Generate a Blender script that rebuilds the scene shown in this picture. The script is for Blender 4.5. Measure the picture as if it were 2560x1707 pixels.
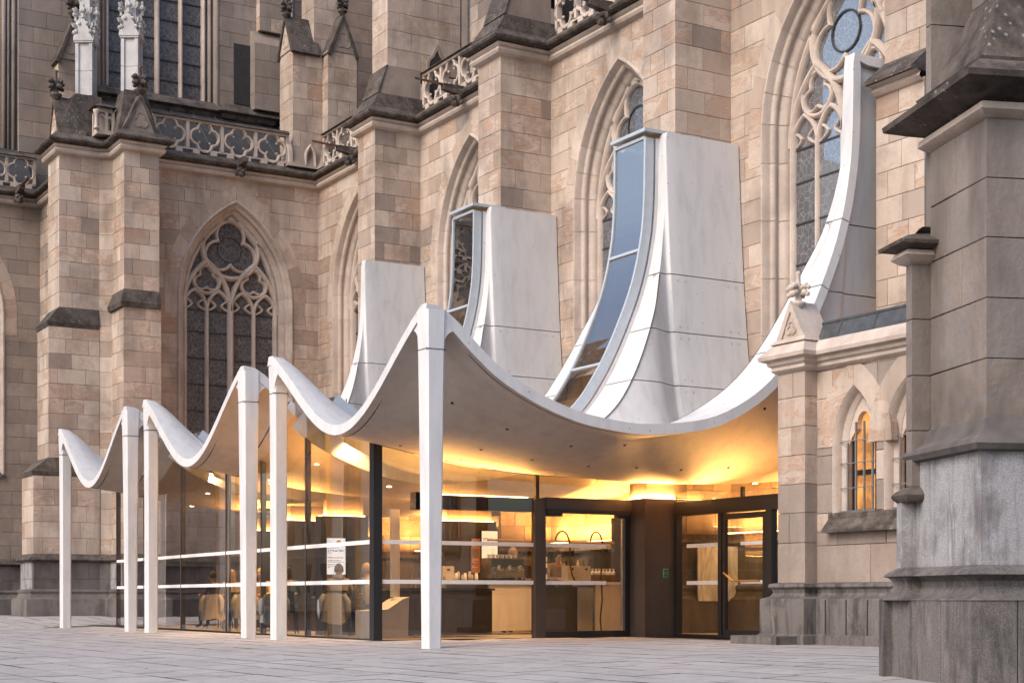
import bpy, bmesh, math, random
from mathutils import Vector, Matrix
for o in list(bpy.data.objects): bpy.data.objects.remove(o)
S = bpy.context.scene
col = S.collection
RND = random.Random(11)
PI = math.pi

# ---------------------------------------------------------------- camera
# world frame: x runs along the aisle wall towards the camera, y into the wall, z up
TH = math.radians(30.6467)
CAM = Vector((48.1, -21.15, 0.7))
cd = bpy.data.cameras.new('camera'); cam = bpy.data.objects.new('camera', cd); col.objects.link(cam)
cam.location = CAM
cam.rotation_euler = (PI/2, 0, PI/2-TH)
cd.sensor_fit = 'HORIZONTAL'; cd.sensor_width = 36.0; cd.lens = 36.0*4000/2560
cd.shift_y = (1497-853.5)/2560
cd.clip_start = 0.1; cd.clip_end = 900
S.camera = cam
S.render.resolution_x = 1024; S.render.resolution_y = 682

# ---------------------------------------------------------------- sky, sun, exposure
SUN_EL, SUN_AZ = math.radians(40), math.radians(285)      # azimuth: direction towards the sun, from +x counter-clockwise
w = bpy.data.worlds.new('World'); S.world = w; w.use_nodes = True
nt = w.node_tree; bg = nt.nodes['Background']
sky = nt.nodes.new('ShaderNodeTexSky'); sky.sky_type = 'NISHITA'; sky.sun_disc = False
sky.sun_elevation = SUN_EL; sky.sun_rotation = PI/2-SUN_AZ
sky.air_density = 1.0; sky.dust_density = 4.0; sky.ozone_density = 1.8
nt.links.new(sky.outputs[0], bg.inputs[0]); bg.inputs[1].default_value = 0.145
ld = bpy.data.lights.new('sun', 'SUN'); ld.energy = 0.62; ld.angle = math.radians(30); ld.color = (1, .95, .91)
sun = bpy.data.objects.new('sun', ld); col.objects.link(sun)
sd = Vector((math.cos(SUN_EL)*math.cos(SUN_AZ), math.cos(SUN_EL)*math.sin(SUN_AZ), math.sin(SUN_EL)))
sun.rotation_euler = sd.to_track_quat('Z', 'Y').to_euler(); sun.location = (0, -40, 40)
S.view_settings.view_transform = 'Standard'; S.view_settings.look = 'None'
S.view_settings.exposure = 0.90; S.view_settings.gamma = 1.0; S.view_settings.use_curve_mapping = False
S.cycles.max_bounces = 6; S.cycles.transparent_max_bounces = 12; S.cycles.diffuse_bounces = 3
S.cycles.glossy_bounces = 3; S.cycles.caustics_reflective = False; S.cycles.caustics_refractive = False
S.cycles.sample_clamp_indirect = 6.0

# ---------------------------------------------------------------- material helpers
MATS = {}
class NT:
    def __init__(s, name):
        m = bpy.data.materials.new(name); m.use_nodes = True; s.m = m; s.t = m.node_tree
        s.b = s.t.nodes['Principled BSDF']; s.out = s.t.nodes['Material Output']; MATS[name] = m
        s._pos = None
    def n(s, typ, **kw):
        nd = s.t.nodes.new(typ)
        for k, v in kw.items(): setattr(nd, k, v)
        return nd
    def l(s, a, b): s.t.links.new(a, b)
    def set(s, sock, v):
        if hasattr(v, 'is_linked') or hasattr(v, 'links'): s.l(v, sock)
        else: sock.default_value = v
    def pos(s):
        if s._pos is None: s._pos = s.n('ShaderNodeNewGeometry').outputs['Position']
        return s._pos
    def mapv(s, v, scale=(1,1,1), rot=(0,0,0)):
        m = s.n('ShaderNodeMapping'); m.inputs['Scale'].default_value = scale; m.inputs['Rotation'].default_value = rot
        s.l(v, m.inputs['Vector']); return m.outputs[0]
    def noise(s, v, sc, det=4, ro=.55, dist=0):
        n = s.n('ShaderNodeTexNoise'); s.l(v, n.inputs['Vector'])
        n.inputs['Scale'].default_value = sc; n.inputs['Detail'].default_value = det
        n.inputs['Roughness'].default_value = ro; n.inputs['Distortion'].default_value = dist
        return n.outputs['Fac']
    def ramp(s, f, a, b, lo=0., hi=1.):
        m = s.n('ShaderNodeMapRange'); m.clamp = True
        s.l(f, m.inputs['Value']); m.inputs['From Min'].default_value = a; m.inputs['From Max'].default_value = b
        m.inputs['To Min'].default_value = lo; m.inputs['To Max'].default_value = hi
        return m.outputs[0]
    def mix(s, f, a, b, mode='MIX'):
        m = s.n('ShaderNodeMix', data_type='RGBA', blend_type=mode)
        s.set(m.inputs['Factor'], f)
        for sk, v in ((m.inputs[6], a), (m.inputs[7], b)):
            if isinstance(v, tuple): sk.default_value = (*v[:3], 1)
            else: s.l(v, sk)
        return m.outputs[2]
    def math(s, op, a, b=0.):
        m = s.n('ShaderNodeMath', operation=op); s.set(m.inputs[0], a); s.set(m.inputs[1], b); return m.outputs[0]
    def attr(s, name='tone'):
        a = s.n('ShaderNodeAttribute', attribute_name=name); return a
    def base(s, c): s.set(s.b.inputs['Base Color'], (*c, 1) if isinstance(c, tuple) else c)
    def rough(s, r): s.set(s.b.inputs['Roughness'], r)
    def bump(s, h, st=.3, dist=.01):
        b = s.n('ShaderNodeBump'); b.inputs['Strength'].default_value = st; b.inputs['Distance'].default_value = dist
        s.l(h, b.inputs['Height']); s.l(b.outputs[0], s.b.inputs['Normal'])

def stone(name, c1, c2, c3, vein=(.40, .22, .11), dark=(.12, .095, .08), veinamt=.75, stain=.5, spec=.25, crust=0.):
    t = NT(name); a = t.attr(); sep = t.n('ShaderNodeSeparateColor'); t.l(a.outputs['Color'], sep.inputs[0])
    r, g, bl = sep.outputs
    # every block gets its own bedding direction and offset
    off = t.n('ShaderNodeVectorMath', operation='MULTIPLY_ADD')
    t.l(a.outputs['Color'], off.inputs[0]); off.inputs[1].default_value = (37, 53, 71); t.l(t.pos(), off.inputs[2])
    p = off.outputs[0]
    c = t.mix(r, c1, c2); c = t.mix(t.ramp(g, .66, 1.0, 0, 1.), c, c3)
    mott = t.noise(p, 2.2, 3, .6); c = t.mix(t.ramp(mott, .38, .72, 0, .55), c, tuple(x*.66 for x in c1))
    vn = t.noise(t.mapv(p, (1., 1., 2.6), (.5, .4, 0)), 1.3, 3, .55, 1.6)
    band = t.math('ABSOLUTE', t.math('SUBTRACT', vn, .5))
    va = t.math('MULTIPLY', t.ramp(band, .035, .0), t.ramp(bl, .25, .8, 0, veinamt))
    c = t.mix(va, c, vein)
    wash = t.math('MULTIPLY', t.ramp(vn, .45, .62), t.ramp(bl, .5, .95, 0, .55*min(1., veinamt*1.8)))
    c = t.mix(wash, c, vein)
    if stain:
        sn = t.noise(t.mapv(t.pos(), (1.1, 1.1, .22)), 1.5, 4, .62)
        c = t.mix(t.ramp(sn, .46, .74, 0, stain), c, dark)
        so = t.noise(t.pos(), .55, 4, .7); c = t.mix(t.ramp(so, .50, .66, 0, stain*.75), c, tuple(x*.8 for x in dark))
    fine = t.noise(p, 30, 3, .75); c = t.mix(t.ramp(fine, .38, .66, 0, .34), c, tuple(x*.55 for x in c1))
    if crust:
        cr = t.noise(t.pos(), 3.0, 4, .7); c = t.mix(t.ramp(cr, .38, .62, 0, crust), c, (.030, .025, .023))
        li = t.n('ShaderNodeTexVoronoi'); t.l(t.pos(), li.inputs['Vector']); li.inputs['Scale'].default_value = 11
        sp = t.math('MULTIPLY', t.ramp(li.outputs['Distance'], .26, .12), t.ramp(t.noise(t.pos(), 1.7, 3), .50, .62))
        c = t.mix(t.math('MULTIPLY', sp, crust*.6), c, (.42, .42, .39))
    t.base(c); t.rough(.9); t.b.inputs['Specular IOR Level'].default_value = spec
    t.bump(t.noise(p, 14, 2, .65), .5, .014)
    return t.m

stone('sandstone', (.575, .475, .40), (.475, .375, .305), (.325, .25, .205), vein=(.36, .185, .095), dark=(.16, .118, .095), stain=.64)
stone('sandstone_carved', (.585, .49, .425), (.545, .452, .39), (.475, .39, .338), vein=(.40, .26, .17), dark=(.20, .155, .13), veinamt=.12, stain=.45)
stone('sandstone_grey', (.35, .285, .243), (.295, .24, .207), (.24, .198, .175), vein=(.30, .20, .14), dark=(.12, .098, .085), veinamt=.35, stain=.5)
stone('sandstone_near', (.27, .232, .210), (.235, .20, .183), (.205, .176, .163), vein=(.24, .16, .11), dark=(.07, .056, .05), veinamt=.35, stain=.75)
stone('weathered_stone', (.13, .108, .096), (.105, .088, .081), (.17, .143, .125), veinamt=.1, stain=.5, crust=.8)
stone('pale_limestone', (.56, .545, .54), (.51, .495, .49), (.45, .435, .435), veinamt=.05, stain=.40)
stone('dark_granite', (.17, .15, .142), (.14, .124, .118), (.21, .186, .176), veinamt=.0, stain=.75, dark=(.038, .032, .030))
stone('mortar', (.24, .20, .178), (.24, .20, .178), (.24, .20, .178), veinamt=0, stain=.3)

def granite(name, c1, c2, dk):
    t = NT(name); p = t.pos()
    g = t.noise(p, 85, 2, .6); c = t.mix(t.ramp(g, .40, .60), c1, c2)
    sp = t.noise(p, 150, 1, .5); c = t.mix(t.ramp(sp, .60, .66, 0, .8), c, dk)
    big = t.noise(p, 2.6, 3, .65); c = t.mix(t.ramp(big, .50, .74, 0, .65), c, dk)
    st = t.noise(t.mapv(p, (3.2, 3.2, .35)), 2.2, 4, .65); c = t.mix(t.ramp(st, .48, .69, 0, .75), c, dk)
    lt = t.noise(t.mapv(p, (2.6, 2.6, .5)), 3.1, 4, .7); c = t.mix(t.ramp(lt, .58, .72, 0, .45), c, tuple(x*1.5 for x in c1))
    t.base(c); t.rough(.82); t.bump(g, .4, .008)
granite('granite_light', (.36, .352, .36), (.26, .252, .258), (.080, .068, .066))
granite('granite_dark', (.165, .146, .137), (.105, .092, .088), (.024, .019, .018))

def concrete(name, c, rough=.6, holes=True):
    t = NT(name); p = t.pos()
    a = t.noise(p, .55, 4, .6); b = t.noise(t.mapv(p, (2., 2., .5)), 2.4, 5, .6)
    cc = t.mix(t.ramp(a, .35, .7, 0, .22), c, tuple(x*.80 for x in c)); cc = t.mix(t.ramp(b, .46, .74, 0, .5), cc, tuple(x*.66 for x in c))
    f = t.noise(p, 40, 3, .6); cc = t.mix(t.ramp(f, .3, .75, 0, .12), cc, tuple(x*.7 for x in c))
    if holes:
        v = t.n('ShaderNodeTexVoronoi'); t.l(p, v.inputs['Vector']); v.inputs['Scale'].default_value = 4.2
        h = t.math('MULTIPLY', t.ramp(v.outputs['Distance'], .075, .045), .75); cc = t.mix(h, cc, (.16, .15, .15))
    t.base(cc); t.rough(rough); t.bump(f, .10, .006)
concrete('white_concrete', (.59, .578, .58))
concrete('soffit_concrete_shaded', (.40, .345, .31))  # shell concrete again, underside shade and brown bounce painted into the colour
concrete('post_concrete', (.65, .637, .638), .5, False)
concrete('counter_white', (.66, .62, .58), .45, False)

def plain(name, c, rough=.5, metal=0., var=.12, sc=6., spec=.5):
    t = NT(name); n = t.noise(t.pos(), sc, 4, .6)
    t.base(t.mix(t.ramp(n, .3, .75, 0, 1), c, tuple(x*(1-var) for x in c)))
    t.set(t.b.inputs['Roughness'], t.ramp(n, .2, .8, rough*.85, min(1, rough*1.15)))
    t.b.inputs['Metallic'].default_value = metal; t.b.inputs['Specular IOR Level'].default_value = spec
    return t.m
plain('alu_frame', (.50, .545, .59), .42, .3)
plain('black_metal', (.022, .020, .021), .32, .2)
plain('bronze_panel', (.085, .064, .056), .38, .35, .25, 2.)
plain('dark_joint', (.015, .014, .014), .7)
plain('rubber', (.02, .02, .02), .6)
plain('brass', (.62, .42, .2), .3, .9)
plain('lead_sheet', (.105, .108, .115), .5, .4, .55, 5.)
plain('slate', (.050, .050, .055), .8, 0, .45, 3.)
plain('iron', (.06, .062, .066), .5, .5, .4, 20.)
plain('grille_steel', (.24, .25, .265), .45, .6)
plain('zinc_pipe', (.12, .115, .115), .45, .6, .5, 8.)
plain('dark_cladding', (.060, .056, .060), .35, .1, .25, 3.)
plain('steel', (.55, .54, .53), .25, 1.)
plain('band_film', (.80, .77, .75), .55)
plain('cup_white', (.8, .78, .75), .4)
plain('basket', (.25, .14, .06), .8, 0, .5, 60.)
plain('wood_dark', (.16, .075, .035), .55, 0, .5, 12.)
plain('paper_box', (.42, .36, .30), .8)
plain('screen_black', (.012, .012, .014), .2)
plain('paving_seam', (.060, .055, .056), .95)
plain('interior_floor', (.30, .255, .22), .45, 0, .25, 2.)
plain('shade_black', (.03, .028, .028), .9)  # painted shade for the inside of wall openings

def paving(name, c1, c2):
    t = NT(name); a = t.attr(); sep = t.n('ShaderNodeSeparateColor'); t.l(a.outputs['Color'], sep.inputs[0]); r = sep.outputs[0]
    p = t.pos(); c = t.mix(t.ramp(r, 0, 1, 0, 1), c1, c2)
    c = t.mix(t.ramp(t.noise(p, .5, 4, .6), .35, .7, 0, .30), c, tuple(x*.72 for x in c1))
    g = t.noise(p, 120, 2, .6); c = t.mix(t.ramp(g, .5, .72, 0, .5), c, tuple(x*.5 for x in c1))
    s = t.noise(p, 3.5, 5, .7); c = t.mix(t.ramp(s, .50, .74, 0, .45), c, (.12, .10, .095))
    gr = t.noise(p, 9, 3, .8); c = t.mix(t.ramp(gr, .60, .72, 0, .5), c, (.09, .075, .07))
    t.base(c); t.rough(.85); t.b.inputs['Specular IOR Level'].default_value = .2; t.bump(t.noise(p, 30, 2, .6), .5, .012)
paving('paving', (.40, .375, .365), (.335, .318, .315))

def leaded(name, c1, c2, line, refl, sc):
    """leaded church glass: dark quarries, paler lead lines, behind a protective outer sheet"""
    t = NT(name); p = t.pos()
    v = t.n('ShaderNodeTexVoronoi', feature='DISTANCE_TO_EDGE'); t.l(t.mapv(p, (1, 1, .8)), v.inputs['Vector']); v.inputs['Scale'].default_value = sc
    vc = t.n('ShaderNodeTexVoronoi'); t.l(t.mapv(p, (1, 1, .8)), vc.inputs['Vector']); vc.inputs['Scale'].default_value = sc
    sp = t.n('ShaderNodeSeparateColor'); t.l(vc.outputs['Color'], sp.inputs[0])
    c = t.mix(sp.outputs[0], c1, c2); c = t.mix(t.ramp(t.noise(p, 1.2, 4), .4, .7, 0, .5), c, tuple(x*.6 for x in c1))
    c = t.mix(t.ramp(v.outputs['Distance'], .055, .02, 0, .75), c, line)
    wv = t.n('ShaderNodeTexWave'); t.l(p, wv.inputs['Vector']); wv.inputs['Scale'].default_value = 24; wv.bands_direction = 'Z'
    c = t.mix(t.math('MULTIPLY', wv.outputs['Fac'], .10), c, line)
    t.base(c); t.rough(.5)
    t.b.inputs['Coat Weight'].default_value = refl; t.b.inputs['Coat Roughness'].default_value = .03; t.b.inputs['Coat IOR'].default_value = 1.5+1.9*refl
    t.bump(t.noise(p, .9, 2, .5), .06, .05)
leaded('leaded_glass', (.050, .046, .048), (.09, .08, .081), (.20, .175, .165), .12, 7.5)
leaded('leaded_glass_sheet', (.05, .055, .065), (.08, .085, .095), (.18, .19, .21), 1., 7.5)
leaded('leaded_glass_cool', (.058, .058, .066), (.085, .086, .095), (.20, .20, .215), .5, 7.5)

def clear_glass(name, tint, ior, wav, wsc):
    """architectural pane: mirror share by Fresnel over a clear sheet, slightly uneven"""
    t = NT(name); tr = t.n('ShaderNodeBsdfTransparent'); tr.inputs[0].default_value = (*tint, 1)
    gl = t.n('ShaderNodeBsdfGlossy'); gl.inputs['Roughness'].default_value = .012; gl.inputs['Color'].default_value = (1, .96, .91, 1)
    bp = t.n('ShaderNodeBump'); bp.inputs['Strength'].default_value = wav; bp.inputs['Distance'].default_value = .05
    t.l(t.noise(t.mapv(t.pos(), (1, 1, .6)), wsc, 2, .5), bp.inputs['Height'])
    fr = t.n('ShaderNodeFresnel'); fr.inputs['IOR'].default_value = ior; t.l(bp.outputs[0], gl.inputs['Normal'])
    mx = t.n('ShaderNodeMixShader'); t.l(fr.outputs[0], mx.inputs[0]); t.l(tr.outputs[0], mx.inputs[1]); t.l(gl.outputs[0], mx.inputs[2])
    t.l(mx.outputs[0], t.out.inputs['Surface'])
clear_glass('pane_glass', (.92, .92, .92), 2.15, .05, .9)
clear_glass('roof_glass', (.38, .38, .39), 5.5, .012, 1.2)

def emit(name, c, st, tex=False):
    t = NT(name); t.b.inputs['Emission Color'].default_value = (*c, 1); t.b.inputs['Emission Strength'].default_value = st
    t.base(tuple(min(1, x) for x in c)); t.rough(.6); t.m.cycles.emission_sampling = 'NONE'
emit('led_warm', (1, .62, .22), 14)
emit('spot_lens', (1, .70, .32), 9)
emit('screen_white', (.80, .90, 1.0), .42)
emit('screen_warm', (1.0, .85, .60), .45)
emit('screen_brown', (.30, .10, .03), .35)
emit('led_green', (.03, .35, .14), .12)
def obscured():
    t = NT('obscured_glass'); p = t.pos()
    n = t.noise(p, 42, 3, .6); zz = t.n('ShaderNodeSeparateXYZ'); t.l(p, zz.inputs[0])
    t.base((.30, .12, .03)); t.rough(.12); t.b.inputs['Emission Color'].default_value = (1, .42, .10, 1)
    t.set(t.b.inputs['Emission Strength'], t.ramp(t.noise(p, 3.2, 3, .6), .35, .75, .10, .62))
    t.bump(n, .5, .01)
obscured()
def art():
    t = NT('art_print'); p = t.pos()
    n = t.noise(t.mapv(p, (1, 2.2, .7), (.5, 0, 0)), 1.6, 4, .55, 1.2)
    c = t.mix(t.ramp(n, .38, .66), (.86, .87, .90), (.40, .40, .42)); t.base(c); t.rough(.6)
art()
for nm, c in dict(skin=(.55, .34, .25), hair_dark=(.035, .025, .02), hair_grey=(.48, .46, .44), hair_blond=(.42, .27, .14),
                  coat_grey=(.30, .29, .285), coat_beige=(.52, .45, .38), knit=(.36, .30, .25), shirt_black=(.03, .03, .033),
                  trousers=(.05, .05, .06), mustard=(.55, .33, .08), scarf=(.16, .17, .19), chair_black=(.04, .038, .038), shirt_teal=(.10, .13, .15)).items():
    plain(nm, c, .85, 0, .35, 30.)

# ---------------------------------------------------------------- mesh + object helpers
ORG = {}                                     # world origin of every (unrotated) parent
def tag(o, label=None, cat=None, group=None, kind=None):
    for k, v in (('label', label), ('category', cat), ('group', group), ('kind', kind)):
        if v: o[k] = v
    return o
def thing(name, label, cat, loc=(0, 0, 0), rotz=0., group=None):
    o = bpy.data.objects.new(name, None); col.objects.link(o); o.empty_display_size = .3
    o.location = loc; o.rotation_euler = (0, 0, rotz); ORG[o.name] = Vector(loc)
    return tag(o, label, cat, group)
def adopt(o, parent, loc=Vector((0, 0, 0))):
    if parent is not None:
        o.parent = parent
        o.matrix_parent_inverse = Matrix.Translation(-ORG.get(parent.name, Vector((0, 0, 0))))
    ORG[o.name] = Vector(loc)
    return o
class MB:
    def __init__(s): s.v = []; s.f = []; s.t = []; s.m = []; s.cur = None; s.mi = 0
    def tone(s, c=None): s.cur = c or (RND.random(), RND.random(), RND.random())
    def add(s, vs, fs):
        b = len(s.v); s.v += [tuple(p) for p in vs]
        c = s.cur or (RND.random(), RND.random(), RND.random())
        for f in fs: s.f.append(tuple(b+i for i in f)); s.t.append(c); s.m.append(s.mi)
        return s
    def box(s, x0, x1, y0, y1, z0, z1):
        return s.add([(x0,y0,z0),(x1,y0,z0),(x1,y1,z0),(x0,y1,z0),(x0,y0,z1),(x1,y0,z1),(x1,y1,z1),(x0,y1,z1)],
                     [(0,3,2,1),(4,5,6,7),(0,1,5,4),(1,2,6,5),(2,3,7,6),(3,0,4,7)])
    def frust(s, a, z0, b, z1):              # a,b = (x0,x1,y0,y1)
        (x0,x1,y0,y1), (X0,X1,Y0,Y1) = a, b
        return s.add([(x0,y0,z0),(x1,y0,z0),(x1,y1,z0),(x0,y1,z0),(X0,Y0,z1),(X1,Y0,z1),(X1,Y1,z1),(X0,Y1,z1)],
                     [(0,3,2,1),(4,5,6,7),(0,1,5,4),(1,2,6,5),(2,3,7,6),(3,0,4,7)])
    def prism(s, poly, d):                   # poly: 3D points (planar), extruded by vector d
        n = len(poly); P = [Vector(p) for p in poly]; d = Vector(d)
        return s.add([p for p in P]+[p+d for p in P], [tuple(range(n-1,-1,-1)), tuple(range(n, 2*n))]+[(i,(i+1)%n,n+(i+1)%n,n+i) for i in range(n)])
    def tube(s, pts, r, n=8, cap=True):
        P = [Vector(p) for p in pts]; rs = r if isinstance(r, (list, tuple)) else [r]*len(P)
        vs = []; up = Vector((0, 0, 1)); prev = None
        for i, p in enumerate(P):
            d = (P[min(i+1, len(P)-1)]-P[max(i-1, 0)]).normalized()
            a = prev if prev is not None else (up if abs(d.z) < .9 else Vector((1, 0, 0)))
            u = d.cross(a).cross(d); u = u.normalized() if u.length > 1e-6 else Vector((1, 0, 0)); prev = u; v = d.cross(u)
            for k in range(n): an = 2*PI*k/n; vs.append(p+(u*math.cos(an)+v*math.sin(an))*rs[i])
        fs = [(i*n+k, i*n+(k+1)%n, (i+1)*n+(k+1)%n, (i+1)*n+k) for i in range(len(P)-1) for k in range(n)]
        if cap: fs += [tuple(range(n-1, -1, -1)), tuple(range((len(P)-1)*n, len(P)*n))]
        return s.add(vs, fs)
    def lathe(s, c, prof, n=12, ph=0., sx=1., sy=1.):
        vs = [(c[0]+sx*r*math.cos(2*PI*k/n+ph), c[1]+sy*r*math.sin(2*PI*k/n+ph), c[2]+z) for r, z in prof for k in range(n)]
        m = len(prof); fs = [(i*n+k, i*n+(k+1)%n, (i+1)*n+(k+1)%n, (i+1)*n+k) for i in range(m-1) for k in range(n)]
        fs += [tuple(range(n-1, -1, -1)), tuple(range((m-1)*n, m*n))]
        return s.add(vs, fs)
    def ball(s, c, r, n=10, m=6, sz=1.):
        return s.lathe(c, [(max(.001, r*math.sin(PI*i/m)), -sz*r*math.cos(PI*i/m)) for i in range(m+1)], n)
    def sweep(s, path, prof, closed=False, flip=False):
        """profile (out, z) along a plan polyline, mitred; 'out' is to the right of travel"""
        P = [Vector((p[0], p[1])) for p in path]; n = len(P); rings = []
        for i in range(n):
            def nr(a, b): d = (b-a).normalized(); return Vector((d.y, -d.x))
            if closed: n1, n2 = nr(P[i-1], P[i]), nr(P[i], P[(i+1) % n])
            else:
                n2 = nr(P[i], P[i+1]) if i < n-1 else None; n1 = nr(P[i-1], P[i]) if i else n2
                if n2 is None: n2 = n1
            mi = (n1+n2)/(1+n1.dot(n2))
            rings.append([(P[i].x+mi.x*o, P[i].y+mi.y*o, z) for o, z in prof])
        k = len(prof); vs = [p for r in rings for p in r]; m = n if closed else n-1
        for i in range(m):
            for j in range(k-1):
                a = i*k+j; b = ((i+1) % n)*k+j
                s.add([vs[a], vs[b], vs[b+1], vs[a+1]], [(0, 1, 2, 3)])
        return s
    def build(s, name, mat, parent=None, loc=None, smooth=False, kind=None, label=None):
        me = bpy.data.meshes.new(name)
        L = Vector(loc) if loc is not None else Vector((0, 0, 0))
        me.from_pydata([tuple(Vector(p)-L) for p in s.v], [], s.f)
        mats = mat if isinstance(mat, (list, tuple)) else [mat]
        for m in mats: me.materials.append(MATS[m])
        at = me.attributes.new('tone', 'FLOAT_COLOR', 'FACE')
        at.data.foreach_set('color', [x for c in s.t for x in (*c, 1.)])
        if len(mats) > 1: me.polygons.foreach_set('material_index', s.m)
        if smooth: me.polygons.foreach_set('use_smooth', [True]*len(me.polygons))
        me.update()
        o = bpy.data.objects.new(name, me); col.objects.link(o); o.location = L
        adopt(o, parent, L); tag(o, label, None, None, kind)
        return o
def fixnormals(o):
    bm = bmesh.new(); bm.from_mesh(o.data); bmesh.ops.remove_doubles(bm, verts=bm.verts, dist=1e-5)
    bmesh.ops.recalc_face_normals(bm, faces=bm.faces); bm.to_mesh(o.data); bm.free(); return o
def autosmooth(o, ang=35):
    o.data.polygons.foreach_set('use_smooth', [True]*len(o.data.polygons))
    bm = bmesh.new(); bm.from_mesh(o.data)
    for e in bm.edges:
        if len(e.link_faces) != 2 or e.calc_face_angle(0) > math.radians(ang): e.smooth = False
    bm.to_mesh(o.data); bm.free(); return o
def dup(o, loc, parent=None, rotz=None):
    """copy of one mesh object sharing its data"""
    c = o.copy(); col.objects.link(c); c.location = loc
    if rotz is not None: c.rotation_euler = (0, 0, rotz)
    if parent is not None: adopt(c, parent, loc)
    return c
def project(p):
    rx, ry = p[0]-CAM.x, p[1]-CAM.y
    d = -rx*math.cos(TH)+ry*math.sin(TH); r = rx*math.sin(TH)+ry*math.cos(TH)
    return 1280+4000*r/d, 1497-4000*(p[2]-.7)/d
# ================================================================ ashlar masonry
class Fr:
    """wall frame: a along the wall, n outwards, z up"""
    def __init__(s, O, A, N): s.O = Vector((O[0], O[1], 0)); s.A = Vector((*A, 0)); s.N = Vector((*N, 0))
    def p(s, a, n, z): return s.O+s.A*a+s.N*n+Vector((0, 0, z))
PARTS = []
class Part:
    """one part of a building: a mortar core plus its stones"""
    def __init__(s, name, owner, mortar='mortar', label=None):
        s.name, s.owner, s.mat, s.label = name, owner, mortar, label; s.mb = MB(); s.blocks = []; PARTS.append(s)
    def piece(s, kind, mat, vs, fs, front, tone=None):
        pr = [project(p) for p in front]; ar = 0
        for i in range(len(pr)): ar += pr[i-1][0]*pr[i][1]-pr[i][0]*pr[i-1][1]
        cx = sum(q[0] for q in pr)/len(pr); cy = sum(q[1] for q in pr)/len(pr)
        on = -60 < cx < 2620 and -60 < cy < 1760
        if getattr(s, 'local', False): on, ar = True, 9e4
        s.blocks.append((abs(ar)/2 if on else 0., kind, mat, vs, fs, tone or (RND.random(), RND.random(), RND.random())))
def block(part, mat, fr, a0, a1, z0, z1, m0, m1, depth=.12, g=.0045, c=.006, pr=0., kind='stone_block', tone=None):
    if a1-a0 < .05: return
    if m0 or m1: pr = 0.
    A0, A1 = (a0 if m0 else a0+g), (a1 if m1 else a1-g); Z0, Z1 = z0+g, z1-g
    c0, c1 = (0 if m0 else c), (0 if m1 else c)
    n0, n1 = (pr if m0 else pr-c), (pr if m1 else pr-c)
    P = fr.p
    outer = [P(A0, n0, Z0), P(A1, n1, Z0), P(A1, n1, Z1), P(A0, n0, Z1)]
    inner = [P(A0+c0, pr, Z0+c), P(A1-c1, pr, Z0+c), P(A1-c1, pr, Z1-c), P(A0+c0, pr, Z1-c)]
    B0, B1 = A0+(depth if m0 == 1 else 0), A1-(depth if m1 == 1 else 0)
    back = [P(B0, -depth, Z0), P(B1, -depth, Z0), P(B1, -depth, Z1), P(B0, -depth, Z1)]
    fs = [(4, 5, 6, 7)]+[(i, (i+1) % 4, 4+(i+1) % 4, 4+i) for i in range(4)]+[(8+i, 8+(i+1) % 4, (i+1) % 4, i) for i in range(4)]
    part.piece(kind, mat, outer+inner+back, fs, inner, tone)
def ashlar(part, mat, fr, zs, spans, avg=.85, par=0, dark=0., bed=.022, kind='stone_block'):
    for ci in range(len(zs)-1):
        z0, z1 = zs[ci], zs[ci+1]
        for (a0, a1, m0, m1) in spans(z0, z1):
            L = a1-a0
            if L < .08: continue
            n = max(1, int(round(L/avg))); sh = .5 if (ci+par) % 2 else 0.
            cuts = [a0]
            for i in range(n+1):
                q = a0+L*(i+sh)/n+(RND.uniform(-.16, .16)*L/n if n > 1 else RND.uniform(-.1, .1)*L)
                if a0+.22 < q < a1-.22 and q-cuts[-1] > .22: cuts.append(q)
            cuts.append(a1)
            for i in range(len(cuts)-1):
                mm0 = m0 if i == 0 else 0; mm1 = m1 if i == len(cuts)-2 else 0
                mt = mat if not (dark and RND.random() < dark) else 'sandstone_grey'
                block(part, mt, fr, cuts[i], cuts[i+1], z0, z1, mm0, mm1, pr=RND.uniform(-.004, .003), kind=kind)
            P = fr.p; q0, q1 = a0+(bed if m0 == 1 else -.06 if m0 == 2 else 0), a1-(bed if m1 == 1 else -.06 if m1 == 2 else 0)
            part.mb.add([P(q0, -bed, z0), P(q1, -bed, z0), P(q1, -bed, z1), P(q0, -bed, z1)], [(0, 1, 2, 3)])
def full(a0, a1, m0=0, m1=0): return lambda z0, z1: [(a0, a1, m0, m1)]
def levels(z0, z1, h):
    n = max(1, int(round((z1-z0)/h))); return [z0+(z1-z0)*i/n for i in range(n+1)]

# ---------------------------------------------------------------- gothic window
ZS, H0, R0 = 10.2, 1.925, 3.52; CO = R0-H0
def arch(o, n=14):
    """left half of the opening outline at inward offset o (springing to apex), relative to the window axis"""
    r = R0-o; th = math.acos(max(-1, min(1, CO/r)))
    return [(CO-r*math.cos(th*i/n), ZS+r*math.sin(th*i/n)) for i in range(n+1)]
def outline(o, sill, n=14, nj=8):
    L = arch(o, n); zz = [sill+(ZS-sill)*i/nj for i in range(nj)]
    left = [(-(H0-o), z) for z in zz]+L
    return left+[(-a, z) for a, z in reversed(left[:-1])]
def hole(ac, sill):
    def hw(z):
        if z >= ZS+3.138 or z < sill-.01: return 0
        return H0 if z <= ZS else math.sqrt(max(0, R0*R0-(z-ZS)**2))-CO
    return lambda z0, z1: (ac, hw(max(z0, sill) if z1 > sill+.01 else z0))
def with_hole(a0, a1, hl, m0=0, m1=0):
    def f(z0, z1):
        ac, h = hl(z0, z1)
        return [(a0, a1, m0, m1)] if h < .05 else [(a0, ac-h, m0, 2), (ac+h, a1, 2, m1)]
    return f
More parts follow.
